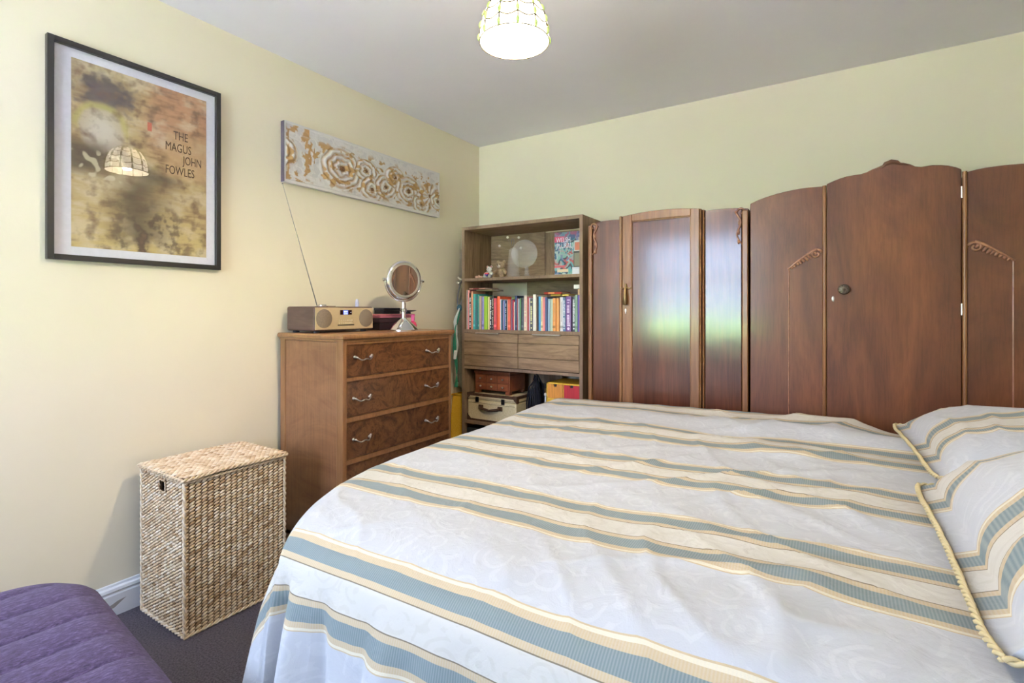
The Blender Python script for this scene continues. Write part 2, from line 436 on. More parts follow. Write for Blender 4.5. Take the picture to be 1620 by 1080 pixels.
bm = bmesh.new(); bm.from_mesh(me); bmesh.ops.recalc_face_normals(bm, faces=bm.faces); bm.to_mesh(me); bm.free()
M_spread = stripe_mat('striped_damask'); me.materials.append(M_spread)
md = o.modifiers.new('cloth', 'SOLIDIFY'); md.thickness = .006; md.offset = -1
tag(o, 'pale blue-grey bedspread with cream and blue stripes draped over the bed', 'bedspread')

M_cord = mat('gold_cord', srgb(206, 190, 146), .55); t, b = nt(M_cord)
def twist(mb, pts, r, pitch=.018, n=6, per=6):
    # two yarns wound round each other along a polyline
    P_ = [Vector(p) for p in pts]; L = [0]
    for a, c in zip(P_, P_[1:]): L.append(L[-1]+(c-a).length)
    N = max(8, int(L[-1]/pitch*per)); k = 0; S = []
    for i in range(N+1):
        s = L[-1]*i/N
        while k < len(L)-2 and L[k+1] < s: k += 1
        f_ = (s-L[k])/max(1e-9, L[k+1]-L[k]); S.append((P_[k].lerp(P_[k+1], f_), (P_[k+1]-P_[k]).normalized(), s))
    for ph in (0, pi):
        q = []
        for p, d, s in S:
            u = d.cross(Vector((0, 0, 1))); u = u.normalized() if u.length > 1e-4 else Vector((1, 0, 0)); w_ = u.cross(d)
            a = s/pitch*2*pi/2+ph; q.append(p+(u*cos(a)+w_*sin(a))*r*.55)
        mb.tube(q, r*.62, n)
def pillow(cx, cy, ax, by, z0, tilt, dome, label, yaw=0.):
    root = thing('pillow', label, 'pillow', (cx, cy, z0), 'striped pillows at the head of the bed')
    FL = .035
    def outline(u, w_):   # -1..1 square with gently pinched sides
        kx = 1-.05*(1-w_*w_)*0; return u*ax*(1+.03*w_*w_), w_*by*(1+.03*u*u)
    def zt(u, w_):
        e = max(0, (1-abs(u)**2.6)*(1-abs(w_)**2.8))
        x, y = outline(u, w_)
        wr = .010*fbm((cx+x)*3.2, (cy+y)*3.2, 2., 3)+.010*max(0, 1-abs(noise.noise(Vector((x*9+5, y*2.5, cy))))*3)**2
        edge = 0.
        return dome*e**.42*(.86+.14*e)+wr*min(1, e*6)+edge*.3
    N = 46; vs = []; uv = []; fs = []
    cyaw, syaw = cos(yaw), sin(yaw)
    def place(x, y, z):
        return (cx+x*cyaw-y*syaw, cy+x*syaw+y*cyaw, z0+z+tilt*(x+ax)/(2*ax))
    def sq(i): a = -1+2*i/(N-1); return a*(1.5-.5*a*a)
    for s in (1, -1):
        for j in range(N):
            for i in range(N):
                u, w_ = sq(i), sq(j); x, y = outline(u, w_)
                z = zt(u, w_) if s > 0 else -.010-.012*max(0, (1-u**4)*(1-w_**4))
                vs.append(place(x, y, z)); uv.append((cx+x, cy+y+z*.35*(-1 if w_ < 0 else 1)*(abs(w_) > .5)))
    for s in (0, 1):
        for j in range(N-1):
            for i in range(N-1):
                a = s*N*N+j*N+i; fs.append((a, a+1, a+N+1, a+N) if s == 0 else (a, a+N, a+N+1, a+1))
    # flange with piping
    rim = [(i, 0) for i in range(N)]+[(N-1, j) for j in range(1, N)]+[(i, N-1) for i in range(N-2, -1, -1)]+[(0, j) for j in range(N-2, 0, -1)]
    ring_t = [j*N+i for i, j in rim]; ring_b = [N*N+j*N+i for i, j in rim]; n = len(rim)
    out_i = []; cord = []
    for i, j in rim:
        u, w_ = sq(i), sq(j); x, y = outline(u, w_); m_ = hypot(x/ax, y/by); nx, ny = (x/ax)**7, (y/by)**7
        l = hypot(nx, ny); nx, ny = nx/l, ny/l
        wv = .0012*sin((x+y)*55)
        q = place(x+nx*FL, y+ny*FL, -.012+wv); vs.append(q); uv.append((cx+x+nx*FL, cy+y+ny*FL)); out_i.append(len(vs)-1); cord.append(Vector(q)+Vector((nx*.004, ny*.004, .002)))
    for k in range(n):
        k2 = (k+1) % n
        fs.append((ring_t[k], ring_t[k2], out_i[k2], out_i[k])); fs.append((ring_b[k2], ring_b[k], out_i[k], out_i[k2]))
    me = bpy.data.meshes.new('cover'); ob = bpy.data.objects.new('cover', me); COL.objects.link(ob); ob.parent = root
    me.from_pydata([tuple(Vector(v)-root.location) for v in vs], [], fs)
    bm = bmesh.new(); bm.from_mesh(me); bmesh.ops.recalc_face_normals(bm, faces=bm.faces); bm.to_mesh(me); bm.free(); mesh_uv(me, uv)
    me.polygons.foreach_set('use_smooth', [True]*len(me.polygons)); me.materials.append(M_spread)
    mb = MB(); twist(mb, cord+[cord[0]], .0055, .016, 5, 6)
    obj('piping', mb, M_cord, root, smooth='full', label='twisted gold cord piping')
    return root
pillow(.500, 1.292, .285, .357, .764, .050, .170, 'nearer striped pillow with gold cord edge on the bedspread', radians(.2))
pillow(.535, 2.145, .290, .328, .768, .030, .114, 'farther striped pillow with gold cord edge, beside the wide wardrobe', radians(3))

# ------------------------------------------------------------------ wardrobes
W = 2.80
def strip(mb, pts, y0, y1, zb):
    # front profile polygon: top follows pts [(x,z)...], bottom flat at zb
    mb.prism([(pts[0][0], zb)]+list(pts)+[(pts[-1][0], zb)], 'y', y0, y1)
def curve_pts(x0, x1, f, n=14): return [(x0+(x1-x0)*i/n, f(x0+(x1-x0)*i/n)) for i in range(n+1)]
wr = thing('wardrobe', 'glossy narrow wardrobe with framed arched door, beside the bookcase', 'wardrobe', (-.81, 3.02, 0), 'old wooden wardrobes along the back wall')
arc = lambda x: 1.765-.33*(x+.82)**2
wing = lambda x: 1.728-.5*(abs(x+.81)-.30)**2
top1 = lambda x: arc(x) if -1.03 <= x <= -.60 else wing(x)
mb = MB()
strip(mb, curve_pts(-1.237, -1.04, wing), W+.02, 3.30, .08); strip(mb, curve_pts(-1.04, -.59, lambda x: arc(x)-.012), W+.02, 3.30, .08); strip(mb, curve_pts(-.59, -.38, wing), W+.02, 3.30, .08)
obj('carcass', mb, M_mahog, wr)
obj('plinth', B(-1.237, -.38, W+.03, 3.29, 0, .09), M_mahog, wr, bev=.004)
mb = MB(); strip(mb, curve_pts(-1.215, -1.048, wing), W+.004, W+.02, .10); lp = obj('left_panel', mb, M_mahog_gloss, wr, bev=.002)
mb = MB(); strip(mb, curve_pts(-.583, -.408, wing), W+.004, W+.02, .10); rp = obj('right_panel', mb, M_mahog_gloss, wr, bev=.002)
for x0, x1, h in ((-1.241, -1.219, 1.705), (-1.050, -1.034, 1.742), (-.609, -.600, 1.738), (-.594, -.585, 1.732), (-.404, -.376, 1.708)):
    obj('stile', B(x0, x1, W-.010, W+.02, .09, h), M_frame, wr, bev=.005, seg=3)
dr = MB()
strip(dr, curve_pts(-1.032, -.978, lambda x: arc(x)-.01), W-.006, W+.018, .10)
strip(dr, curve_pts(-.656, -.611, lambda x: arc(x)-.01), W-.006, W+.018, .10)
tp = curve_pts(-.978, -.656, lambda x: arc(x)-.01); dr.prism([(-.978, 1.708)]+tp+[(-.656, 1.708)], 'y', W-.006, W+.018)
dr.box(-.978, -.656, W-.006, W+.018, .10, .20)
d1 = obj('door', dr, M_frame, wr, bev=.003)
obj('door_panel', B(-.980, -.654, W+.003, W+.014, .19, 1.712), M_mahog_gloss, d1)
bd = MB()
for a in ((-.980, -.974, .2, 1.708), (-.660, -.654, .2, 1.708)): bd.box(a[0], a[1], W-.003, W+.006, a[2], a[3])
bd.box(-.98, -.654, W-.003, W+.006, 1.702, 1.708)
obj('bead', bd, M_frame, d1, bev=.002)
hx = -1.008
hd = MB()
hd.tube([(hx-.030, W-.008, 1.335), (hx-.018, W-.010, 1.329), (hx, W-.013, 1.335), (hx+.018, W-.010, 1.329), (hx+.030, W-.008, 1.335)], [.004, .005, .007, .005, .004], 8)
hd.ell((hx, W-.014, 1.345), .006, .005, .012)
hd.tube([(hx, W-.022, 1.336), (hx, W-.026, 1.315), (hx, W-.028, 1.28), (hx, W-.026, 1.245), (hx, W-.024, 1.236)], [.005, .007, .011, .013, .008], 10)
obj('drop_handle', hd, M_brass, d1, smooth=True)
kh = MB(); kh.ell((hx-.004, W-.007, 1.205), .006, .003, .011); kh.box(hx-.006, hx-.002, W-.010, W-.006, 1.188, 1.200)
obj('keyhole', kh, M_silver, d1, smooth=True)
def vine(parent, x0, z0, flip):
    m_ = MB(); f_ = -1 if flip else 1; pts = []
    for k in range(13):      # scroll head
        a = k/12*1.6*pi; r_ = .019-.009*k/12
        pts.append((x0+f_*(.004+r_*cos(a)), W-.0, z0-.012+r_*sin(a)))
    m_.tube(pts[::-1], [.003+.0025*k/12 for k in range(13)], 7)
    pts = [(x0+f_*(.020-.0*k+.011*sin(k/14*2.6*pi+2.0)-.010*k/14), W-.001, z0-.010-k/14*.165) for k in range(15)]
    m_.tube(pts, [.006-.003*k/14 for k in range(15)], 7)
    for k, s_ in ((5, 1), (9, -1), (13, 1)):
        m_.ell((pts[k][0]+s_*f_*.007, W, pts[k][2]), .006, .005, .013, 8, 6)
    m_.ell((pts[-1][0]-f_*.004, W, pts[-1][2]), .006, .004, .006, 8, 6)
    return obj('carved_vine', m_, M_carve, parent, smooth='full')
vine(lp, -1.215, 1.712, False); vine(rp, -.405, 1.716, True)

wr2 = thing('wardrobe', 'wide reddish wardrobe with scalloped crest and round knob, behind the pillows', 'wardrobe', (.20, 3.02, 0), 'old wooden wardrobes along the back wall')
left_top = [(-.367, 1.738), (-.335, 1.752), (-.301, 1.762), (-.25, 1.774), (-.205, 1.781), (-.155, 1.786), (-.112, 1.787), (-.061, 1.785), (-.044, 1.787)]
door_top = [(-.041, 1.793), (-.011, 1.805), (.015, 1.813), (.038, 1.818), (.065, 1.820), (.091, 1.821), (.112, 1.826), (.133, 1.836), (.155, 1.843), (.172, 1.847), (.178, 1.855), (.19, 1.860), (.201, 1.8615), (.215, 1.859), (.226, 1.853), (.231, 1.849), (.243, 1.849), (.268, 1.838), (.285, 1.826), (.305, 1.821), (.342, 1.823), (.37, 1.819), (.394, 1.813), (.42, 1.802), (.437, 1.791)]
right_top = [(.455, 1.778), (.485, 1.784), (.513, 1.787), (.57, 1.789), (.62, 1.787), (.66, 1.779), (.70, 1.765), (.74, 1.748), (.765, 1.735)]
mb = MB(); strip(mb, left_top, W+.015, 3.30, .08); strip(mb, [(x, z-.012) for x, z in door_top], W+.02, 3.30, .08); strip(mb, right_top, W+.015, 3.30, .08)
obj('carcass', mb, M_mahog, wr2)
obj('plinth', B(-.365, .765, W+.03, 3.29, 0, .09), M_mahog, wr2, bev=.004)
mb = MB(); strip(mb, left_top, W, W+.016, .10); lp2 = obj('left_panel', mb, M_mahog, wr2, bev=.003)
mb = MB(); strip(mb, right_top, W, W+.016, .10); rp2 = obj('right_panel', mb, M_mahog, wr2, bev=.003)
mb = MB(); strip(mb, door_top, W-.004, W+.02, .10); d2 = obj('door', mb, M_mahog, wr2, bev=.004)
cr = MB(); crest = [(.150, 1.842), (.172, 1.847), (.180, 1.856), (.201, 1.863), (.222, 1.857), (.231, 1.849), (.262, 1.840)]
cr.tube([(x, W-.004, z-.004) for x, z in crest], [.003, .006, .009, .010, .009, .006, .003], 8)
obj('carved_crest', cr, M_mahog, d2, smooth='full')
for x, h in ((-.050, 1.786), (.447, 1.780)):
    obj('half_round_bead', MB().tube([(x, W-.002, .1), (x, W-.002, h)], .0085, 10), M_frame, wr2, smooth=True)
def scroll(parent, x0, z0, f_, xe, ze):
    m_ = MB(); pts = []
    for k in range(15):
        a = pi*.1+k/14*2.3*pi; r_ = .024*(1-.72*k/14)
        pts.append((x0+f_*(.022-r_*cos(a)), W-.004, z0+r_*sin(a)+.006))
    m_.tube(pts, [.0058-.0015*k/14 for k in range(15)], 8)
    n = 10; arcp = []
    for k in range(n+1):
        a = k/n; x = x0+f_*.020+(xe-(x0+f_*.020))*a; z = (z0+.029)+(ze-(z0+.029))*(a**1.25)
        arcp.append((x, W-.004, z))
    m_.tube(arcp, [.0075-.0040*k/n for k in range(n+1)], 7)
    for k in range(1, n):     # acanthus lobes hanging under the arc
        p = arcp[k]; s_ = .017*(1-abs(k/n-.35))
        m_.ell((p[0]-f_*.002, W-.002, p[2]-s_*.8), .0065, .005, s_, 8, 6, Matrix.Rotation(f_*.6, 3, 'Y'))
    m_.ell((xe, W-.002, ze), .006, .004, .004, 8, 6)
    o_ = obj('carved_scroll', m_, M_carve, parent, smooth='full')
    obj('inlay_strip', MB().tube([(xe, W, ze-.004), (xe, W, .30)], .0028, 6), M_carve, parent, smooth=True)
scroll(lp2, -.060, 1.463, -1, -.197, 1.405); scroll(rp2, .458, 1.458, 1, .594, 1.405)
kb = MB(); kb.lathe((.026, W-.004, 1.300), [(.008, 0), (.008, .012), (.021, .016), (.024, .021), (.021, .027), (.010, .030)], 20, (0, -1, 0))
for k in range(10): kb.ell((.026+.017*cos(k*pi/5), W-.032, 1.300+.017*sin(k*pi/5)), .004, .003, .004, 6, 4)
kb.ell((.026, W-.035, 1.3), .006, .003, .006, 8, 5)
obj('round_knob', kb, mat('bronze', (.12, .095, .07), .4, .9), d2, smooth=True)
kh = MB(); kh.ell((-.016, W-.005, 1.258), .006, .002, .013); kh.ell((-.014, W-.008, 1.252), .003, .003, .008)
obj('keyhole', kh, M_silver, d2, smooth=True)
for z in (1.695, 1.208): obj('hinge', MB().tube([(.437, W-.006, z-.024), (.437, W-.006, z+.024)], .0035, 8), M_silver, d2, smooth=True)

# ------------------------------------------------------------------ bookcase
F_ = 2.87; BK = 3.20
bc = thing('bookcase', 'brown rustic bookcase with open shelves and two drawers in the corner', 'bookcase', (-1.78, 3.04, 0))
for x0, x1 in ((-2.244, -2.222), (-1.334, -1.312)): obj('side_panel', B(x0, x1, F_, BK+.02, 0, 1.793), M_shelf_v, bc, bev=.001)
obj('top_board', B(-2.222, -1.334, F_, BK+.02, 1.771, 1.793), M_shelf, bc, bev=.001)
for z0, z1 in ((1.412, 1.431), (1.052, 1.073), (.798, .817), (.415, .436), (.06, .08)): obj('shelf', B(-2.222, -1.334, F_+.001, BK, z0, z1), M_shelf, bc, bev=.001)
obj('back_panel', B(-2.222, -1.757, BK, BK+.012, 1.431, 1.768), M_shelf, bc)
obj('back_panel', B(-1.755, -1.334, BK+.004, BK+.016, 1.431, 1.760), M_shelf_v, bc)
obj('back_panel', B(-1.905, -1.334, BK, BK+.012, 1.073, 1.412), M_shelf, bc)
obj('back_panel', B(-2.222, -1.62, BK, BK+.012, .436, .80), M_shelf_v, bc)
obj('back_panel', B(-2.222, -1.334, BK, BK+.012, .08, .415), M_shelf_v, bc)
obj('back_rail', B(-1.62, -1.334, BK, BK+.012, .436, .70), M_shelf, bc)
for x0, x1, hx0, hx1 in ((-2.220, -1.778, -2.112, -1.922), (-1.774, -1.336, -1.660, -1.458)):
    dd = obj('drawer', B(x0+.004, x1-.004, F_+.012, BK-.02, .825, 1.048), M_shelf_v, bc)
    for k, (z0, z1) in enumerate(((.821, .895), (.898, .988), (.991, 1.049))):
        e = .003*(k % 2)
        obj('plank', B(x0, x1, F_-.004-e, F_+.013, z0, z1), M_shelf, dd, bev=.002)
    obj('handle', B(hx0, hx1, F_-.024, F_-.004, 1.0465, 1.0535), mat('brushed_steel', (.80, .78, .74), .3, 1.), dd, bev=.0015)
for x0, x1 in ((-2.244, -2.222), (-1.334, -1.312)): obj('edge_band', B(x0, x1, F_-.0015, F_-.0002, 0, 1.793), M_shelf_edge, bc)
for z0, z1 in ((1.771, 1.793), (1.412, 1.431), (1.052, 1.073), (.798, .817), (.415, .436)): obj('edge_band', B(-2.2215, -1.3345, F_-.0015, F_-.0002, z0, z1), M_shelf_edge, bc)
# books: x range, top height (both in a 1620-wide survey of the shelf), spine colour, words for the label
def bx_(q): # survey column -> metres along the shelf front
    return -2.222+(q-212)/(1372-212)*(.888)
BOOKS = [(213, 222, 1.352, (190, 188, 182), 'thin pale grey'), (222, 239, 1.350, (236, 150, 150), 'pink'), (240, 268, 1.328, (78, 56, 50), 'dark brown'),
 (269, 292, 1.342, (220, 150, 116), 'salmon'), (294, 318, 1.322, (70, 172, 166), 'turquoise'), (318, 342, 1.322, (44, 132, 128), 'dark teal'), (342, 360, 1.316, (66, 140, 130), 'sea green'),
 (361, 382, 1.306, (196, 168, 150), 'beige'), (383, 407, 1.300, (166, 160, 212), 'lavender'), (409, 446, 1.304, (166, 206, 60), 'lime green'), (447, 464, 1.300, (236, 226, 164), 'cream yellow'),
 (465, 477, 1.300, (182, 132, 112), 'pinkish brown'), (478, 500, 1.297, (46, 36, 46), 'black'), (501, 518, 1.306, (70, 66, 60), 'charcoal'), (520, 551, 1.290, (206, 76, 86), 'crimson'),
 (552, 584, 1.302, (236, 102, 66), 'orange red'), (585, 599, 1.282, (226, 226, 224), 'slim white'), (600, 611, 1.276, (62, 120, 150), 'slim blue'), (612, 624, 1.272, (192, 152, 180), 'slim mauve'),
 (625, 640, 1.275, (112, 130, 190), 'blue and white'), (641, 654, 1.272, (40, 50, 80), 'navy'), (655, 667, 1.276, (222, 218, 206), 'ivory'), (668, 698, 1.280, (216, 92, 70), 'red orange'),
 (699, 713, 1.280, (132, 102, 130), 'plum grey'), (714, 724, 1.276, (220, 82, 100), 'raspberry'), (725, 740, 1.262, (236, 228, 214), 'short cream'), (741, 765, 1.304, (46, 60, 100), 'tall navy'),
 (766, 777, 1.286, (150, 62, 60), 'red brown'), (778, 789, 1.284, (196, 214, 226), 'icy blue'), (790, 799, 1.288, (110, 172, 112), 'narrow green'), (800, 826, 1.290, (72, 76, 86), 'slate'),
 (830, 860, 1.303, (240, 224, 200), 'cream and pink'), (864, 880, 1.296, (186, 92, 92), 'dull red'), (881, 893, 1.290, (222, 216, 232), 'white and lilac'), (895, 922, 1.284, (88, 88, 88), 'grey speckled'),
 (927, 957, 1.310, (235, 230, 216), 'tall off-white'), (959, 972, 1.296, (80, 60, 60), 'dark maroon'), (974, 1000, 1.297, (90, 166, 216), 'sky blue'), (1001, 1021, 1.296, (236, 222, 170), 'pale yellow'),
 (1022, 1044, 1.290, (236, 140, 140), 'rose'), (1045, 1059, 1.292, (90, 110, 160), 'denim blue'), (1060, 1071, 1.288, (70, 90, 130), 'dusky blue'), (1072, 1089, 1.280, (170, 200, 222), 'pale blue'),
 (1090, 1116, 1.280, (190, 206, 186), 'pale sage'), (1117, 1144, 1.284, (231, 164, 94), 'apricot'), (1145, 1172, 1.284, (224, 160, 92), 'amber'), (1178, 1208, 1.290, (226, 226, 226), 'white'),
 (1210, 1234, 1.288, (100, 130, 166), 'steel blue'), (1236, 1284, 1.294, (126, 92, 152), 'thick purple'), (1288, 1318, 1.294, (70, 76, 86), 'dark grey'), (1320, 1341, 1.302, (150, 186, 160), 'mint green'), (1344, 1371, 1.300, (106, 90, 176), 'violet')]
ORD = 'first second third fourth fifth sixth seventh eighth ninth tenth eleventh twelfth thirteenth fourteenth fifteenth sixteenth seventeenth eighteenth nineteenth twentieth'.split()
def nth(k):
    if k <= 20: return ORD[k-1]
    tens = {2: 'twenty', 3: 'thirty', 4: 'forty', 5: 'fifty'}[k//10]
    if k % 10 == 0: return {30: 'thirtieth', 40: 'fortieth', 50: 'fiftieth'}[k]
    return tens+'-'+ORD[k % 10-1]
M_page = plain((.72, .68, .58), .8)
LETTERED = {2: (.85, .85, .82), 12: (.85, .85, .85), 48: (.75, .62, .82), 49: (.75, .78, .82), 13: (.55, .5, .42), 34: (.8, .8, .4), 20: (.7, .72, .8), 5: (.1, .15, .2), 31: (.75, .4, .4), 47: (.75, .78, .85)}
for i, (a, b2, zt_, c, nm) in enumerate(BOOKS):
    x0, x1 = bx_(a), bx_(b2)-.0008; dy = random.uniform(.0, .014); y0 = F_+.018+dy; y1 = y0+random.uniform(.13, .17)
    z0 = 1.0735; cl = srgb(*c)
    bk = thing('book', f'{nm} book, {nth(i+1)} from the left in the upright row', 'book', ((x0+x1)/2, (y0+y1)/2, z0), 'upright books on the middle shelf')
    cv = MB(); th = min(.0022, (x1-x0)*.2); n = 5
    sp = [(x0+(x1-x0)*k/n, y0-.0022*sin(pi*k/n)) for k in range(n+1)]
    cv.prism(sp+[(x1, y1), (x1-th, y1), (x1-th, y0+.004), (x0+th, y0+.004), (x0+th, y1), (x0, y1)], 'z', z0, zt_)
    obj('cover', cv, plain(cl, .42), bk)
    obj('pages', B(x0+th, x1-th, y0+.004, y1-.004, z0+.002, zt_-.003), M_page, bk)
    if i in LETTERED:
        lm = MB(); rs = random.Random(i); w_ = x1-x0; z = zt_-.02
        while z > z0+.035:
            h = rs.uniform(.004, .009)
            if rs.random() < .86: lm.box(x0+w_*.25, x1-w_*.25+rs.uniform(-.1, .1)*w_, y0-.0034, y0-.001, z-h, z)
            z -= h+.0025
        obj('spine_print', lm, plain(LETTERED[i], .5), bk)
        obj('spine_emblem', MB().ell(((x0+x1)/2, y0-.002, z0+.018), w_*.25, .0012, w_*.25, 10, 6), plain(LETTERED[i], .5), bk)
    elif x1-x0 > .0125 and i % 2 == 0:
        k2 = tuple(min(1, v*1.5+.06) for v in cl) if sum(cl) < 1 else tuple(v*.55 for v in cl)
        obj('spine_band', B(x0+.001, x1-.001, y0-.0027, y0, z0+.02, z0+.035), plain(k2, .5), bk)
        obj('spine_title', B((x0+x1)/2-.0018, (x0+x1)/2+.0018, y0-.0031, y0, z0+.06, zt_-.03), plain(k2, .5), bk)
# books and small things lying on top of the row
def flat_book(x0, x1, y0, y1, z0, z1, c, label, name='book', spine=None):
    r = thing(name, label, 'book', ((x0+x1)/2, (y0+y1)/2, z0), 'books lying on top of the row')
    t_ = min(.0025, (z1-z0)*.25); m_ = MB(); m_.box(x0, x1, y0, y1, z0, z0+t_); m_.box(x0, x1, y0, y1, z1-t_, z1); m_.box(x0, x1, y0, y0+.003, z0, z1)
    obj('cover', m_, plain(srgb(*c), .45), r); obj('pages', B(x0+.002, x1-.002, y0+.003, y1-.003, z0+t_, z1-t_), M_page, r)
    if spine: obj('spine_band', B(x0+(x1-x0)*.25, x0+(x1-x0)*.6, y0-.001, y0+.002, z0+.002, z1-.002), plain(srgb(*spine), .5), r)
flat_book(-2.200, -2.060, 2.895, 3.06, 1.3535, 1.364, (224, 168, 150), 'tan pink book lying across the left end of the row', spine=(150, 60, 60))
flat_book(-2.165, -2.030, 2.93, 3.08, 1.3435, 1.353, (206, 190, 150), 'beige book lying under the tan pink one')
flat_book(-1.880, -1.812, 2.96, 3.08, 1.281, 1.300, (128, 150, 90), 'olive green book lying behind the red orange spine')
flat_book(-1.615, -1.487, 2.93, 3.06, 1.3105, 1.325, (190, 62, 40), 'red book lying on top right of the row', spine=(236, 150, 90))
flat_book(-1.560, -1.490, 2.92, 3.05, 1.2975, 1.3100, (206, 178, 70), 'yellow book lying under the red one')
flat_book(-1.478, -1.432, 2.92, 3.05, 1.296, 1.309, (224, 200, 90), 'small bright yellow book lying beside the white spine')
flat_book(-1.700, -1.655, 2.95, 3.06, 1.304, 1.313, (120, 70, 55), 'brown book lying behind the tall off-white spine')
cb = thing('box', 'small white box perched at the right end above the books', 'box', (-1.36, 2.93, 1.303))
obj('lower_box', B(-1.362, -1.336, 2.905, 2.96, 1.304, 1.340), plain(srgb(196, 164, 120)), cb, bev=.001)
obj('lid', B(-1.388, -1.336, 2.90, 2.97, 1.341, 1.366), plain(srgb(228, 228, 222)), cb, bev=.002)

# top shelf: bears, clear ornament, picture book, cards
def bear(x, y, z, s, fur, label, heart=None, muz=None):
    r = thing('teddy_bear', label, 'teddy bear', (x, y, z), 'small teddy bears on the top shelf')
    b_ = MB(); b_.ell((x, y, z+.030*s), .024*s, .020*s, .030*s); b_.ell((x, y-.004*s, z+.072*s), .023*s, .021*s, .021*s)
    for q in (-1, 1):
        b_.tube([(x+q*.018*s, y-.004*s, z+.048*s), (x+q*.034*s, y-.012*s, z+.036*s), (x+q*.036*s, y-.020*s, z+.024*s)], [.009*s, .010*s, .009*s], 8)
        b_.tube([(x+q*.012*s, y-.008*s, z+.012*s), (x+q*.024*s, y-.028*s, z+.011*s), (x+q*.027*s, y-.040*s, z+.013*s)], [.012*s, .011*s, .012*s], 8)
    obj('body', b_, fur, r, smooth='full')
    for q in (-1, 1):
        e_ = obj('ear', MB().ell((x+q*.019*s, y, z+.091*s), .010*s, .006*s, .010*s), fur, r, smooth='full')
        obj('inner_ear', MB().ell((x+q*.019*s, y-.005*s, z+.091*s), .006*s, .003*s, .006*s), plain(srgb(214, 110, 110)) if heart else plain(srgb(190, 160, 120)), e_, smooth='full')
        obj('eye', MB().ell((x+q*.008*s, y-.024*s, z+.077*s), .0026*s, .002*s, .0026*s), M_black, r, smooth='full')
    obj('muzzle', MB().ell((x, y-.022*s, z+.066*s), .010*s, .008*s, .008*s), muz or fur, r, smooth='full')
    obj('nose', MB().ell((x, y-.031*s, z+.069*s), .003*s, .002*s, .002*s), M_black, r, smooth='full')
    if heart:
        hp = []
        for k in range(24):
            a = 2*pi*k/24; hp.append((x+.0016*s*9*sin(a)**3*1.25, z+.030*s+.0011*s*(13*cos(a)-5*cos(2*a)-2*cos(3*a)-cos(4*a))))
        ho = MB(); ho.prism(hp, 'y', y-.046*s, y-.034*s)
        hm = mat('dyed_heart', rough=.8); t, b = nt(hm)
        cz = node(t, 'ShaderNodeSeparateXYZ'); t.links.new(coords(t), cz.inputs[0])
        t.links.new(ramp(t, math_(t, 'DIVIDE', cz.outputs[2], .06*s), [(.25, srgb(70, 70, 170)), (.45, srgb(90, 60, 150)), (.55, srgb(220, 70, 80)), (.75, srgb(236, 150, 120))]), b.inputs['Base Color'])
        obj('heart', ho, hm, r, bev=.002, label='felt heart dyed red to blue')
bear(-2.045, 2.925, 1.4315, .86, fabric('white_plush', (.62, .60, .57), (.76, .74, .70), scale=300, bstr=1), 'white teddy bear holding a red and blue heart', True)
bear(-2.035, 3.055, 1.4315, 1.34, fabric('tan_plush', (.36, .25, .15), (.56, .42, .27), scale=200, bstr=1), 'tan teddy bear sitting behind the white one', None, plain(srgb(214, 200, 180)))
cl = thing('cloth_flower', 'crumpled pale pink cloth flower lying left of the white bear', 'ornament', (-2.125, 2.91, 1.4315))
m_ = MB()
for k in range(6):
    a = k*pi/3; m_.ell((-2.125+.020*cos(a), 2.91+.012*sin(a), 1.441), .014, .010, .009, 8, 6, Matrix.Rotation(a, 3, 'Z'))
obj('petals', m_, plain(srgb(216, 176, 150), .8), cl, smooth='full'); obj('centre', MB().ell((-2.125, 2.91, 1.446), .009, .009, .009), plain(srgb(200, 150, 120), .8), cl, smooth='full')
M_clear = mat('clear_plastic', (.93, .92, .90), .12, spec=.6); t, b = nt(M_clear); inp(b, 'Alpha', .13)
M_pom = plain(srgb(216, 204, 196), .9)
og = thing('clear_ornament', 'clear plastic round ornament with small white balls on stalks', 'ornament', (-1.84, 3.00, 1.4315))
obj('disc', MB().lathe((-1.835, 3.045, 1.600), [(.012, -.007), (.080, -.006), (.098, -.002), (.098, .002), (.080, .006), (.012, .007)], 32, (.15, -1, 0)), M_clear, og, smooth=True)
obj('stand', MB().lathe((-1.815, 3.045, 1.4315), [(.055, 0), (.055, .006), (.020, .016), (.014, .05), (.014, .085)], 20), M_clear, og, smooth=True)
obj('cone_sleeve', MB().lathe((-1.875, 2.965, 1.4315), [(.045, 0), (.043, .05), (.036, .12), (.030, .19), (.012, .205)], 20), M_clear, og, smooth=True)
for a, c in (((-1.905, 2.98, 1.62), (-1.985, 2.96, 1.655)), ((-1.90, 2.98, 1.63), (-1.925, 2.97, 1.712)), ((-1.86, 3.04, 1.65), (-1.865, 3.02, 1.712)), ((-1.83, 3.03, 1.60), (-1.835, 3.0, 1.635))):
    st = obj('stalk', MB().tube([a, c], .0018, 6), M_clear, og); obj('ball', MB().ell(c, .009, .009, .009, 10, 8), M_pom, st, smooth='full')
obj('loop', MB().tube([(-1.885+.010*cos(k*pi/10), 2.975, 1.675+.026*sin(k*pi/10)) for k in range(21)], .0016, 6), plain(srgb(110, 100, 120)), og)
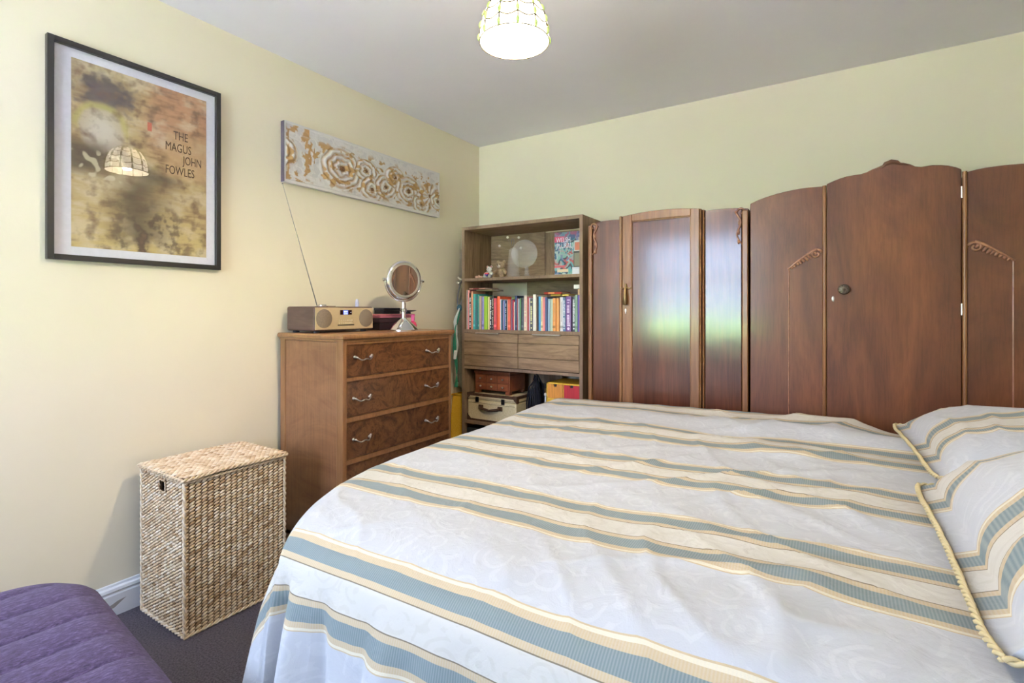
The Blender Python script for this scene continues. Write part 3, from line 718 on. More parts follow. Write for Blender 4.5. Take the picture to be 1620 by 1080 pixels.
# picture book standing upright
X0, X1, Z0, Z1, YP = -1.590, -1.345, 1.432, 1.722, 3.03
cvb = thing('picture_book', 'large colourful illustrated book standing face out on the top shelf', 'book', (-1.47, YP, Z0))
obj('pages', B(X0+.002, X1, YP+.002, YP+.014, Z0+.002, Z1-.002), M_page, cvb)
pal = [srgb(104, 168, 178), srgb(60, 100, 130), srgb(170, 190, 190), srgb(190, 90, 90), srgb(70, 76, 88), srgb(130, 180, 170), srgb(120, 130, 170), srgb(170, 160, 160)]
def cover_paint(u, v):
    x, y = u*.25, v*.29
    k = noise.cell(Vector((x*52+noise.noise(Vector((x*30, y*30, 1)))*1.6, y*48+noise.noise(Vector((x*30, y*30, 5)))*1.6, .5)))
    c = pal[int(abs(k)*997) % len(pal)]
    if v > .86: c = tuple(.5*a+.5*b_ for a, b_ in zip(c, srgb(100, 90, 140)))
    if .78 < v < .90 and u < .30: c = srgb(206, 80, 110)
    if .20 < v < .245 and u < .32: c = srgb(206, 100, 110)
    if .09 < v < .155 and .08 < u < .42: c = srgb(222, 204, 176)
    if .03 < v < .045 and u < .55: c = srgb(220, 220, 220)
    if .45 < v < .66 and .10 < u < .60:
        s_ = noise.noise(Vector((x*60, y*60, 2.))); c = srgb(150, 176, 176) if s_ > .1 else c
    return c
gridobj('cover', 70, 80, lambda u, v: (X0+(X1-X0)*u, YP, Z0+(Z1-Z0)*v), paint_mat('printed_cover', .35), cvb, cols=cover_paint, smooth=False)
M_ink_w = plain(srgb(232, 226, 240), .5)
text('title', 'WELSH', .046, face_my(X0+.012, YP-.001, 1.655), M_ink_w, cvb, sx=.72)
text('title', '(PLURAL)', .046, face_my(X0+.008, YP-.001, 1.617), M_ink_w, cvb, sx=.70)
def card(name, label, x0, x1, z0, z1, y, fr, face, cat='card'):
    r = thing(name, label, cat, ((x0+x1)/2, y, z0))
    obj('board', B(x0, x1, y, y+.006, z0, z1), plain(fr), r, bev=.001); obj('face', B(x0+.006, x1-.006, y-.001, y+.001, z0+.006, z1-.012), plain(face), r)
card('framed_picture', 'small grey-green framed picture at the right end of the top shelf', -1.425, -1.336, 1.483, 1.585, 2.975, srgb(80, 84, 78), srgb(136, 136, 116), 'picture')
card('card_stack', 'white card box under the small grey-green picture', -1.432, -1.336, 1.4315, 1.4825, 2.97, srgb(214, 220, 232), srgb(226, 230, 240), 'box')
card('picture_card', 'orange and white card standing above the small framed picture', -1.425, -1.336, 1.586, 1.655, 2.985, srgb(206, 206, 206), srgb(214, 130, 104), 'card')

# lower shelf: suitcase with jewellery box, black strips, drawer tower
sx0, sx1, sy0, sy1, sz0, sz1 = -2.205, -1.80, 2.885, 3.18, .4365, .625
sc = thing('suitcase', 'small cream suitcase with brown trim on the low shelf', 'suitcase', (-2.0, 3.03, sz0))
M_cream = fabric('cream_leather', srgb(206, 190, 150), srgb(222, 208, 170), .6, 90, .2); M_brown = fabric('brown_leather', (.06, .03, .018), (.11, .06, .035), .5, 80, .3)
obj('body', B(sx0, sx1, sy0, sy1, sz0, .582), M_cream, sc, bev=.008, seg=3)
obj('lid', B(sx0, sx1, sy0, sy1, .584, sz1), M_cream, sc, bev=.008, seg=3)
tr_ = MB(); tr_.box(sx0-.002, sx1+.002, sy0-.002, sy0+.02, sz1-.016, sz1+.002); tr_.box(sx1-.02, sx1+.002, sy0, sy1, sz1-.016, sz1+.002); tr_.box(sx0-.002, sx1+.002, sy0-.002, sy1, sz0, sz0+.014); tr_.box(sx0-.002, sx0+.02, sy0, sy1, sz1-.016, sz1+.002)
obj('edge_trim', tr_, M_brown, sc, bev=.003)
for x0, s_ in ((sx0-.003, 1), (sx1+.003, -1)):
    for z0, q in ((sz1+.003, -1), (sz0-.0, 1)):
        obj('corner_patch', MB().prism([(x0, z0), (x0+s_*.045, z0), (x0, z0+q*.045)], 'y', sy0-.003, sy0+.03), M_brown, sc)
for x in (-2.12, -1.905): obj('latch', B(x-.013, x+.013, sy0-.009, sy0, .568, .605), plain((.05, .05, .055), .3, 1.), sc, bev=.003)
obj('handle', MB().tube([(-2.09, sy0-.006, .538), (-2.075, sy0-.016, .530), (-2.01, sy0-.02, .520), (-1.945, sy0-.016, .530), (-1.93, sy0-.006, .538)], [.012, .010, .009, .010, .012], 8), M_brown, sc, smooth='full')
for x in (-2.09, -1.93): obj('handle_mount', B(x-.02, x+.02, sy0-.005, sy0+.002, .522, .552), M_brown, sc, bev=.004)
for z in (.560, .596): obj('stitching', B(sx0+.01, sx1-.01, sy0-.0012, sy0+.001, z, z+.002), M_brown, sc)
jx0, jx1, jy0, jy1, jz = -2.165, -1.875, 2.915, 3.12, .6275
jb = thing('jewellery_box', 'red-brown jewellery box with six small drawers on the suitcase', 'box', (-2.02, 3.0, jz))
M_cherry = wood('cherry_wood', (.20, .055, .022), (.32, .105, .045), .35, (3, 10, 10), 1., coat=.2)
obj('case', B(jx0, jx1, jy0+.006, jy1, jz+.022, .765), M_cherry, jb, bev=.002)
obj('lid', B(jx0-.006, jx1+.006, jy0-.004, jy1+.004, .766, .785), M_cherry, jb, bev=.006, seg=3)
for x in (jx0, jx1-.035):
    for y in (jy0+.002, jy1-.035): obj('foot', B(x, x+.035, y, y+.035, jz, jz+.023), M_cherry, jb, bev=.003)
wj = (jx1-jx0-.012)/3
for k in range(3):
    for z0, z1 in ((jz+.028, jz+.074), (jz+.078, .758)):
        x0 = jx0+.006+k*wj; zz = z1-.010 if k == 1 else z1
        q = obj('drawer', B(x0+.002, x0+wj-.002, jy0, jy0+.02, z0, z1), M_cherry, jb, bev=.002)
        obj('knob', MB().ell((x0+wj/2, jy0-.006, (z0+z1)/2), .0075, .007, .006, 10, 8), M_silver, q, smooth='full')
bs = thing('black_strips', 'hanging bundle of black glossy strips beside the suitcase', 'ornament', (-1.70, 2.97, .4365))
rs = random.Random(3); m_ = MB()
for k in range(90):
    a = rs.uniform(0, 2*pi); r0 = rs.uniform(.005, .03); h = rs.uniform(.20, .345); x, y = -1.70, 2.975; sp_ = rs.uniform(.02, .07)
    pts = [(x+r0*cos(a)*.6, y+r0*sin(a)*.6, .437+h), (x+(r0+sp_*.3)*cos(a), y+(r0+sp_*.3)*sin(a), .437+h*.85), (x+(r0+sp_*.6)*cos(a), y+(r0+sp_*.6)*sin(a)*.8, .437+h*.5), (x+sp_*cos(a), y+sp_*.7*sin(a), .44)]
    m_.tube(pts, [.003, .005, .0045, .002], 4)
obj('strips', m_, plain((.012, .013, .02), .28), bs, kind='stuff'); obj('core', MB().tube([(-1.70, 2.975, .437), (-1.70, 2.975, .76)], .010, 8), M_black, bs)
bn = thing('figurine', 'small silvery figurine between the black strips and drawer tower', 'figurine', (-1.600, 2.925, .4365))
obj('body', MB().lathe((-1.600, 2.925, .4365), [(.018, 0), (.018, .01), (.010, .03), (.013, .12), (.009, .19), (.006, .21)], 12), M_silver, bn, smooth=True); obj('head', MB().ell((-1.600, 2.925, .658), .011, .011, .013), plain(srgb(220, 216, 206), .4), bn, smooth='full')
obj('crown', MB().lathe((-1.600, 2.925, .70), [(.010, 0), (.016, .03), (.012, .032)], 10), plain(srgb(50, 50, 50), .4), bn, smooth=True); obj('neck', MB().tube([(-1.600, 2.925, .66), (-1.600, 2.925, .705)], .004, 6), M_silver, bn)
tx0, tx1, ty0 = -1.580, -1.340, 2.90
tw = thing('drawer_tower', 'yellow mini drawer tower with orange and red drawers on the low shelf', 'drawers', (-1.46, 3.0, .4365))
M_yel = wood('yellow_stained_wood', srgb(232, 176, 40), srgb(246, 206, 80), .5, (8, 8, 8), .5)
fr = MB(); fr.box(tx0, tx0+.008, ty0, 3.14, .4365, .744); fr.box(tx1-.008, tx1, ty0, 3.14, .4365, .744); fr.box(tx0, tx1, 3.13, 3.14, .4365, .744)
for z in (.4365, .536, .636, .736): fr.box(tx0, tx1, ty0, 3.14, z, z+.008)
fr.box(-1.462, -1.456, ty0+.004, 3.13, .44, .74); obj('frame', fr, M_yel, tw)
dc = {(0, 2): (234, 160, 74), (1, 2): (196, 50, 62), (0, 1): (240, 196, 60), (1, 1): (236, 170, 70), (0, 0): (214, 84, 60), (1, 0): (234, 160, 74)}
for (cx_, rz), c in dc.items():
    x0 = tx0+.009 if cx_ == 0 else -1.455; x1 = -1.463 if cx_ == 0 else tx1-.009; z0 = .4455+rz*.1; z1 = z0+.089; xm = (x0+x1)/2
    d_ = MB(); d_.prism([(x0, z0), (x1, z0), (x1, z1), (xm+.013, z1), (xm+.010, z1-.016), (xm-.010, z1-.016), (xm-.013, z1), (x0, z1)], 'y', ty0-.002, ty0+.008)
    q = obj('drawer', d_, wood('stained_drawer', tuple(v*.85 for v in srgb(*c)), srgb(*c), .5, (8, 8, 2), .5), tw)
    obj('finger_hole', B(xm-.0125, xm+.0125, ty0+.0082, ty0+.012, z1-.018, z1), M_black, q)
# lowest visible shelf: two dark boxes
for x0, x1, h, lb in ((-2.21, -1.95, .30, 'dark storage box under the suitcase shelf'), (-1.90, -1.55, .26, 'black storage box on the bottom shelf behind the bed')):
    st = thing('storage_box', lb, 'box', ((x0+x1)/2, 3.0, .08)); obj('body', B(x0, x1, 2.89, 3.16, .081, .08+h-.04), plain((.02, .025, .03), .5), st, bev=.004); obj('lid', B(x0-.004, x1+.004, 2.885, 3.165, .081+h-.04, .08+h), plain((.03, .035, .04), .5), st, bev=.004)
# things hanging on the bookcase's left side
cbl = thing('cable_loop', 'coiled grey cable hanging at the side of the bookcase', 'cable', (-2.27, 2.90, 1.2))
m_ = MB()
for k in range(4):
    pts = [(-2.262-.011*k*.6+.0*sin(a), 2.90-.012*k+.040*sin(a), 1.325+.095*cos(a)) for a in [2*pi*j/28 for j in range(29)]]
    pts = [(-2.275-.024*sin(a)-.004*k, 2.895+.02*cos(a*1)+.004*k, 1.325+(.100-.004*k)*cos(a)) for a in [2*pi*j/28 for j in range(29)]]
    m_.tube(pts, .0042, 6)
obj('coil', m_, plain(srgb(104, 104, 112), .5), cbl, smooth='full')
pk = MB(); pk.tube([(-2.247, 2.89, 1.425), (-2.275, 2.885, 1.43), (-2.29, 2.88, 1.445)], .006, 8); pk.tube([(-2.27, 2.88, 1.40), (-2.295, 2.875, 1.405)], .010, 8)
obj('hook', pk, M_silver, cbl, smooth='full')
scf = thing('scarf', 'twisted green and white scarf hanging between chest and bookcase', 'scarf', (-2.29, 2.86, .8))
def ribbon(x0, y0, ph, w_, z1, z0, n=40):
    m2 = MB(); rows = []
    for k in range(n+1):
        a = k/n; z = z1+(z0-z1)*a; tw_ = ph+a*5.5; c_, s_ = cos(tw_), sin(tw_)
        x = x0-.028*sm(0, .3, a)+.004*sin(a*9+ph); y = y0+.008*cos(a*7+ph)
        ww = w_*(.45+.55*sm(0, .35, a)); rows.append([(x+c_*ww*s2+s_*.003*e2, y+s_*ww*s2*.5-c_*.003*e2, z) for s2, e2 in ((-1, -1), (1, -1), (1, 1), (-1, 1))])
    m2.loft(rows); return m2
obj('green_band', ribbon(-2.268, 2.862, .4, .015, 1.225, .66), fabric('green_cloth', srgb(40, 120, 90), srgb(70, 150, 120)), scf, smooth=True)
obj('white_band', ribbon(-2.262, 2.858, 2.0, .014, 1.225, .86), fabric('white_cloth', srgb(196, 206, 200), srgb(220, 226, 220)), scf, smooth=True)
obj('blue_knot', MB().ell((-2.266, 2.868, 1.225), .020, .020, .024, 12, 8), fabric('teal_cloth', srgb(50, 84, 100), srgb(80, 120, 136)), scf, smooth='full')
yb = thing('yellow_bag', 'mustard yellow bag standing in the gap between chest and bookcase', 'bag', (-2.33, 3.02, 0))
M_must = fabric('mustard_canvas', srgb(226, 176, 44), srgb(240, 196, 70), .8, 160, .3)
ym = MB(); ym.loft([[(-2.335+(.075+e)*cx_, 3.02+(.09+e)*cy_, z) for cx_, cy_ in ((-1, -.8), (-.8, -1), (.8, -1), (1, -.8), (1, .8), (.8, 1), (-.8, 1), (-1, .8))] for e, z in ((-.01, 0), (0, .02), (.002, .25), (-.002, .45), (-.012, .585))]); obj('body', ym, M_must, yb, bev=.004)
obj('rim', MB().tube([(-2.335+.062*cx_, 3.02+.077*cy_, .587) for cx_, cy_ in ((-1, -1), (1, -1), (1, 1), (-1, 1), (-1, -1))], .006, 6), M_must, yb, smooth='full')
gc = thing('cloth_bag', 'long grey cloth bag hanging flat on the bookcase side', 'bag', (-2.26, 2.98, 1.0))
bgm = MB(); rings = []
for k in range(25):
    v_ = k/24; z = 1.37-.72*v_; r_ = .35+.65*sm(0, .25, v_); ring = []
    for j in range(28):
        a = 2*pi*j/28; rip = 1+.10*sin(a*7+v_*2.5)*sm(.05, .4, v_)
        ring.append((-2.298+.046*r_*rip*cos(a), 2.957+.036*r_*rip*sin(a), z-.05*v_*cos(a)*.8))
    rings.append(ring)
bgm.loft(rings); obj('body', bgm, fabric('grey_cloth', srgb(104, 104, 92), srgb(130, 130, 116)), gc, smooth='full')
obj('strap', MB().tube([(-2.290, 2.95, 1.36), (-2.256, 2.955, 1.44), (-2.290, 2.985, 1.36)], .005, 6), fabric('grey_strap', srgb(90, 90, 84), srgb(116, 116, 106)), gc, smooth='full')

# ------------------------------------------------------------------ chest of drawers
cx0, cx1, cy0, cy1 = XL+.024, -1.920, 1.572, 2.345
ch = thing('chest_of_drawers', 'walnut chest of drawers with burr drawer fronts against the left wall', 'chest of drawers', ((cx0+cx1)/2, (cy0+cy1)/2, 0))
mb = MB(); mb.box(cx0, cx1, cy0, cy0+.018, .08, 1.055); mb.box(cx0, cx1, cy1-.018, cy1, .08, 1.055); mb.box(cx0, cx0+.012, cy0, cy1, .08, 1.055)
mb.box(cx0, cx1-.02, cy0, cy1, .08, .10); obj('carcass', mb, M_walnut, ch)
for x0, x1 in ((cx0, cx0+.040), (cx1-.045, cx1+.001)): obj('corner_post', B(x0, x1, cy0-.005, cy0+.02, .075, 1.06), M_walnut_edge, ch, bev=.003)
obj('front_post', B(cx1-.02, cx1+.002, cy1-.016, cy1+.002, .075, 1.06), M_walnut_edge, ch, bev=.003)
obj('top', MB().loft([[(x, y, z) for x, y in ((cx0-.004, cy0-e), (cx1+e, cy0-e), (cx1+e, cy1+e), (cx0-.004, cy1+e))] for e, z in ((.006, 1.058), (.006, 1.066), (.012, 1.068), (.017, 1.074), (.018, 1.083), (.013, 1.091), (.010, 1.0925))]), M_walnut_edge, ch)
obj('plinth', B(cx0+.01, cx1-.01, cy0+.006, cy1-.006, 0, .08), M_walnut_edge, ch)
DRW = [(.893, 1.040), (.707, .868), (.511, .677), (.300, .480), (.105, .275)]
for z0, z1 in DRW:
    d_ = obj('drawer', B(cx1-.30, cx1-.002, cy0+.024, cy1-.020, z0, z1), M_burr, ch, bev=.002)
    obj('cockbead', MB().box(cx1-.003, cx1+.001, cy0+.020, cy0+.025, z0-.003, z1+.003).box(cx1-.003, cx1+.001, cy1-.021, cy1-.016, z0-.003, z1+.003).box(cx1-.003, cx1+.001, cy0+.02, cy1-.016, z0-.004, z0).box(cx1-.003, cx1+.001, cy0+.02, cy1-.016, z1, z1+.004), M_burr, d_)
    for yc in (1.688, 2.185):
        zc = z0+.595*(z1-z0) if z0 > .8 else z0+.50*(z1-z0); hm = MB()
        yc2 = yc+(.0 if z0 > .8 else -.008)
        pts = [(cx1+.006+.020*sin(pi*k/16)**.6, yc2-.052+.104*k/16, zc-.010*sin(pi*k/16)+.004*cos(4*pi*k/16)) for k in range(17)]
        hm.tube(pts, [.0024+.0016*abs(sin(k*1.2)) for k in range(17)], 8)
        for s_ in (-1, 1):
            hm.ell((cx1+.004, yc2+s_*.052, zc+.004), .005, .009, .008, 10, 8); hm.ell((cx1+.006, yc2+s_*.040, zc), .006, .006, .006, 8, 6)
        obj('handle', hm, M_silver, d_, smooth='full')
for z0, z1 in ((1.044, 1.058), (.872, .889), (.681, .703), (.484, .507), (.279, .296), (.08, .101)): obj('drawer_rail', B(cx1-.03, cx1, cy0+.018, cy1-.016, z0, z1), M_walnut_edge, ch, bev=.002)

ZK = 1.0927
# radio
rx0, rx1, ry0, ry1, rz0, rz1 = -2.372, -2.150, 1.585, 1.962, ZK+.010, ZK+.132
ra = thing('radio', 'wooden tabletop radio with cream front and two round speakers on the chest', 'radio', (-2.26, 1.77, ZK))
M_radw = wood('radio_veneer', (.085, .045, .035), (.145, .085, .065), .45, (2, 8, 8), 1., bstr=.1, pores=(6, 140, 140))
obj('case', B(rx0, rx1, ry0, ry1, rz0, rz1), M_radw, ra, bev=.010, seg=3)
fp = obj('front_panel', B(rx1-.003, rx1+.002, ry0+.006, ry1-.006, rz0+.006, rz1-.006), plain(srgb(196, 176, 138), .4), ra, bev=.001)
M_grille = mat('speaker_cloth', srgb(128, 116, 100), .9); t, b = nt(M_grille)
vo = node(t, 'ShaderNodeTexVoronoi'); inp(vo, 'Scale', 420.); t.links.new(coords(t), vo.inputs['Vector'])
t.links.new(ramp(t, vo.outputs['Distance'], [(.2, srgb(92, 82, 70)), (.5, srgb(140, 126, 108))]), b.inputs['Base Color'])
for yc in (1.641, 1.908): obj('speaker_grille', MB().lathe((rx1+.0015, yc, (rz0+rz1)/2), [(.047, 0), (.047, .002), (.043, .0035), (.002, .0045)], 32, (1, 0, 0)), M_grille, fp, smooth=True)
dsp = obj('display', B(rx1, rx1+.0035, 1.738, 1.812, rz1-.042, rz1-.018), plain((.025, .008, .012), .2), fp)
M_blue = mat('lit_display', (.05, .1, .6), .4, emit=(.12, .2, .95), estr=.6); M_lit = mat('lit_digits', (.8, .85, 1), .4, emit=(.7, .8, 1), estr=.9)
obj('lit_area', B(rx1+.0033, rx1+.004, 1.757, 1.787, rz1-.041, rz1-.019), M_blue, dsp)
for y in (1.762, 1.768, 1.777): obj('digit', B(rx1+.0038, rx1+.0044, y, y+.0045, rz1-.031, rz1-.023), M_lit, dsp)
obj('digit', B(rx1+.0038, rx1+.0044, 1.761, 1.783, rz1-.040, rz1-.036), M_lit, dsp); obj('indicator', MB().ell((rx1+.004, 1.805, rz1-.030), .001, .002, .002, 8, 6), M_lit, dsp)
for k in range(7):
    for r_ in range(2):
        obj('button', MB().lathe((rx1+.0015, 1.733+k*.0135, rz0+.050-r_*.014), [(.0045, 0), (.0045, .002), (.003, .003)], 10, (1, 0, 0)), plain(srgb(214, 198, 168), .35), fp, smooth=True)
obj('disc_slot', B(rx1+.0005, rx1+.003, 1.722, 1.828, rz0+.024, rz0+.029), M_black, fp)
for x in (rx0+.03, rx1-.03):
    for y in (ry0+.035, ry1-.045): obj('foot', MB().lathe((x, y, ZK+.0005), [(.016, 0), (.016, .010)], 14), M_black, ra)
obj('dial_knob', MB().lathe((-2.24, 1.70, rz1), [(.020, 0), (.020, .008), (.016, .011)], 20), M_silver, ra, smooth=True); obj('button_row', B(-2.235, -2.215, 1.715, 1.765, rz1, rz1+.004), plain(srgb(150, 124, 96), .4), ra, bev=.002)
an = MB(); a0 = Vector((-2.30, 1.715, rz1)); a1 = Vector((-2.345, 1.545, rz1+.615)); L_ = 5
for k in range(L_): an.tube([a0.lerp(a1, k/L_), a0.lerp(a1, (k+1)/L_)], .0028-.0004*k, 8)
an.ell(a1, .0035, .0035, .0035, 8, 6); obj('aerial', an, mat('dull_steel', (.22, .21, .19), .45, .8), ra, smooth=True)
# white object behind the radio
wb = thing('bottle', 'small white spray bottle behind the radio', 'bottle', (-2.36, 2.03, ZK))
obj('body', MB().lathe((-2.36, 2.03, ZK), [(.018, 0), (.019, .01), (.018, .11), (.012, .130)], 16), plain(srgb(226, 226, 236), .35), wb, smooth=True); obj('cap', MB().lathe((-2.36, 2.03, ZK+.131), [(.011, 0), (.011, .03), (.007, .046), (.003, .048)], 14), plain(srgb(214, 214, 232), .35), wb, smooth=True)
# boxes behind the mirror
def lidbox(name, label, x0, x1, y0, y1, z0, z1, c, lidc, cat='box'):
    r = thing(name, label, cat, ((x0+x1)/2, (y0+y1)/2, z0)); h = (z1-z0)*.6
    obj('body', B(x0, x1, y0, y1, z0, z0+h), plain(srgb(*c), .4), r, bev=.002); obj('lid', B(x0-.002, x1+.002, y0-.002, y1+.002, z0+h+.0005, z1), plain(srgb(*lidc), .4), r, bev=.003)
lidbox('cosmetics_case', 'dark purple cosmetics case lying flat behind the vanity mirror', -2.33, -2.20, 2.055, 2.27, ZK+.0005, ZK+.068, (38, 26, 34), (54, 36, 42))
lidbox('pink_box', 'flat pink box on the dark case behind the mirror', -2.32, -2.205, 2.062, 2.345, ZK+.069, ZK+.092, (190, 110, 130), (206, 120, 130))
lidbox('black_box', 'small black box on top of the pink box', -2.30, -2.22, 2.105, 2.235, ZK+.093, ZK+.128, (26, 24, 30), (34, 32, 40))
dsh = thing('dish', 'dark oval dish tilted on the pile behind the mirror', 'dish', (-2.245, 2.325, ZK+.0925)); obj('bowl', MB().lathe((-2.245, 2.325, ZK+.104), [(.022, 0), (.045, .004), (.056, .010), (.054, .011), (.03, .006), (.002, .005)], 28), plain((.028, .02, .026), .3), dsh, smooth=True); obj('foot', MB().lathe((-2.245, 2.325, ZK+.0925), [(.022, 0), (.020, .012)], 20), plain((.028, .02, .026), .3), dsh, smooth=True)
pb = thing('perfume_bottle', 'pink perfume bottle beside the mirror base', 'bottle', (-2.115, 2.235, ZK)); M_pinkg = mat('pink_glass', srgb(206, 70, 110), .12, coat=.5)
obj('body', MB().lathe((-2.115, 2.235, ZK), [(.012, 0), (.022, .010), (.024, .025), (.018, .042), (.009, .050)], 18), M_pinkg, pb, smooth=True); obj('cap', MB().lathe((-2.115, 2.235, ZK+.050), [(.008, 0), (.011, .006), (.010, .028), (.013, .036), (.005, .040)], 14), mat('pink_cap', srgb(226, 110, 170), .25), pb, smooth=True)
# vanity mirror
mx_, my_ = -2.075, 2.118
vm = thing('vanity_mirror', 'round chrome vanity mirror standing on the chest', 'mirror', (mx_, my_, ZK))
obj('base', MB().lathe((mx_, my_, ZK+.0005), [(.086, 0), (.086, .004), (.078, .012), (.060, .030), (.035, .052), (.016, .066), (.014, .07)], 36), M_chrome, vm, smooth=True)
obj('stem', MB().lathe((mx_, my_, ZK+.070), [(.013, 0), (.013, .034), (.017, .036), (.018, .052), (.013, .056), (.011, .088)], 20), M_chrome, vm, smooth=True)
mc = Vector((mx_, my_, 1.376)); nrm = Vector((.970, -.243, -.02)).normalized(); side = Vector((0, 0, 1)).cross(nrm).normalized(); upv = nrm.cross(side)
yk = MB(); yk.tube([mc+side*(.118*cos(a))+upv*(.118*sin(a)) for a in [pi+pi*k/30 for k in range(31)]], .0055, 10)
obj('yoke', yk, M_chrome, vm, smooth=True)
hs = obj('housing', MB().lathe(mc, [(.095, -.018), (.108, -.014), (.112, 0), (.110, .012), (.106, .016), (.100, .017), (.100, .010)], 48, nrm, caps=True), M_chrome, vm, smooth=True)
obj('ring', MB().lathe(mc, [(.0855, .0145), (.0865, .0165), (.097, .0172), (.1005, .012)], 48, nrm, caps=False), mat('frosted_ring', (.62, .61, .55), .3, .7), hs, smooth=True)
obj('mirror_glass', MB().lathe(mc, [(.002, .0155), (.0865, .0155)], 48, nrm, caps=False), mat('mirror_silver', (.92, .92, .92), .01, 1.), hs)
for s_ in (-1, 1): obj('pivot_knob', MB().lathe(mc+side*(.112*s_), [(.006, 0), (.006, .008), (.010, .009), (.010, .020), (.006, .022)], 14, side*s_), M_chrome, vm, smooth=True)

# ------------------------------------------------------------------ laundry basket (woven)
lx0, lx1, ly0, ly1, lh = -2.352, -2.012, .934, 1.335, .572
lb = thing('laundry_basket', 'tall woven seagrass laundry basket with lid beside the chest', 'basket', ((lx0+lx1)/2, (ly0+ly1)/2, 0))
M_straw = mat('seagrass', (.5, .38, .24), .6, spec=.35); t, b = nt(M_straw)
ge = node(t, 'ShaderNodeNewGeometry')
f = noi(t, coords(t), 14, 3); fine = noi(t, coords(t, (300, 300, 300)), 1, 3)
c = ramp(t, ge.outputs['Random Per Island'], [(0, srgb(176, 144, 110)), (.15, srgb(212, 184, 150)), (.6, srgb(226, 204, 174)), (1, srgb(240, 226, 206))])
t.links.new(mix(t, .2, c, ramp(t, f, [(.35, srgb(190, 160, 124)), (.65, srgb(244, 236, 220))]), 'MULTIPLY'), b.inputs['Base Color']); bump(t, b, fine, .3, .001)
M_strawin = plain(srgb(96, 72, 48), .9)
hxc, hzc, hw, hh = -2.185, .530, .023, .020
mb = MB(); e = .006
mb.box(lx0+e, lx0+2*e, ly0+e, ly1-e, .003, lh-.004); mb.box(lx1-2*e, lx1-e, ly0+e, ly1-e, .003, lh-.004); mb.box(lx0+e, lx1-e, ly1-2*e, ly1-e, .003, lh-.004); mb.box(lx0+e, lx1-e, ly0+e, ly1-e, .003, .012)
for a in ((lx0+e, hxc-hw, .003, lh-.004), (hxc+hw, lx1-e, .003, lh-.004), (hxc-hw, hxc+hw, .003, hzc-hh), (hxc-hw, hxc+hw, hzc+hh, lh-.004)): mb.box(a[0], a[1], ly0+e, ly0+2*e, a[2], a[3])
obj('inner_frame', mb, M_strawin, lb)
def strand(mb, c, du, dv, dn, L, r, rs):
    # a short twisted bulge of rope: direction du, across dv, outward dn
    n, m_ = 6, 4; rings = []
    tl = rs.uniform(.32, .52); d = (du+dv*tl).normalized(); q = dn.cross(d)
    for i in range(m_+1):
        a = -1+2*i/m_; rr = r*(1-abs(a)**2.2*.75)
        rings.append([c+d*(a*L/2)+(q*cos(2*pi*k/n)*1.0+dn*sin(2*pi*k/n)*.9)*rr for k in range(n)])
    mb.loft(rings)
def weave(name, parent, p0, U, Vv, N, nu, nv, skip=None, seed=1, r=None):
    rs = random.Random(seed); m_ = MB(); lu, lv = U.length, Vv.length; u_, v_ = U.normalized(), Vv.normalized(); cu, cv_ = lu/nu, lv/nv
    for j in range(nv):
        for i in range(nu):
            off = 0. if nv > 40 else (j % 2)*.5
            uu = (i+.25+off*.98)*cu; vv = (j+.5)*cv_
            if uu > lu: continue
            c = p0+u_*uu+v_*vv+N*rs.uniform(-.0006, .0006)
            if skip and skip(c): continue
            strand(m_, c, u_, v_, N, cu*1.10, cv_*.47*rs.uniform(.92, 1.08), rs)
    return obj(name, m_, M_straw, parent, smooth='full', kind='stuff')
V3 = Vector
weave('woven_front', lb, V3((lx1-.004, ly0, .004)), V3((0, ly1-ly0, 0)), V3((0, 0, lh-.008)), V3((1, 0, 0)), 18, 46, seed=2)
weave('woven_end', lb, V3((lx0, ly0+.004, .004)), V3((lx1-lx0, 0, 0)), V3((0, 0, lh-.008)), V3((0, -1, 0)), 15, 46, skip=lambda c: abs(c.x-hxc) < hw+.004 and abs(c.z-hzc) < hh+.004, seed=3)
for x in (lx0, lx1):   # corner ropes
    for y in (ly0, ly1):
        mm = MB(); twist(mm, [(x, y, .003), (x, y, lh)], .006, .022, 5, 5); obj('corner_rope', mm, M_straw, lb, smooth='full')
mm = MB(); twist(mm, [(lx0, ly0, lh), (lx1, ly0, lh), (lx1, ly1, lh), (lx0, ly1, lh), (lx0, ly0, lh)], .006, .022, 5, 5); obj('rim_rope', mm, M_straw, lb, smooth='full')
mm = MB(); twist(mm, [(lx0, ly0, .007), (lx1, ly0, .007), (lx1, ly1, .007)], .006, .022, 5, 5); obj('foot_rope', mm, M_straw, lb, smooth='full')
mm = MB(); twist(mm, [(hxc+hw*max(-1, min(1, cos(a)*1.35))*1.1, ly0+.002, hzc+hh*max(-1, min(1, sin(a)*1.35))*1.1) for a in [2*pi*k/16 for k in range(17)]], .0035, .014, 5, 5); obj('handle_rim', mm, M_straw, lb, smooth='full')
lid = obj('lid', B(lx0-.004, lx1+.004, ly0-.006, ly1+.006, lh+.008, lh+.018), M_strawin, lb, bev=.003)
weave('lid_weave', lid, V3((lx0-.004, ly0-.006, lh+.019)), V3((0, ly1-ly0+.012, 0)), V3((lx1-lx0+.008, 0, 0)), V3((0, 0, 1)), 20, 26, seed=4)
mm = MB(); z_ = lh+.013; twist(mm, [(lx0-.006, ly0-.008, z_), (lx1+.006, ly0-.008, z_-.004), (lx1+.006, ly0+.12, z_+.004), (lx1+.006, ly1+.008, z_-.002), (lx0-.006, ly1+.008, z_), (lx0-.006, ly0-.008, z_)], .007, .022, 5, 5); obj('lid_rope', mm, M_straw, lid, smooth='full')

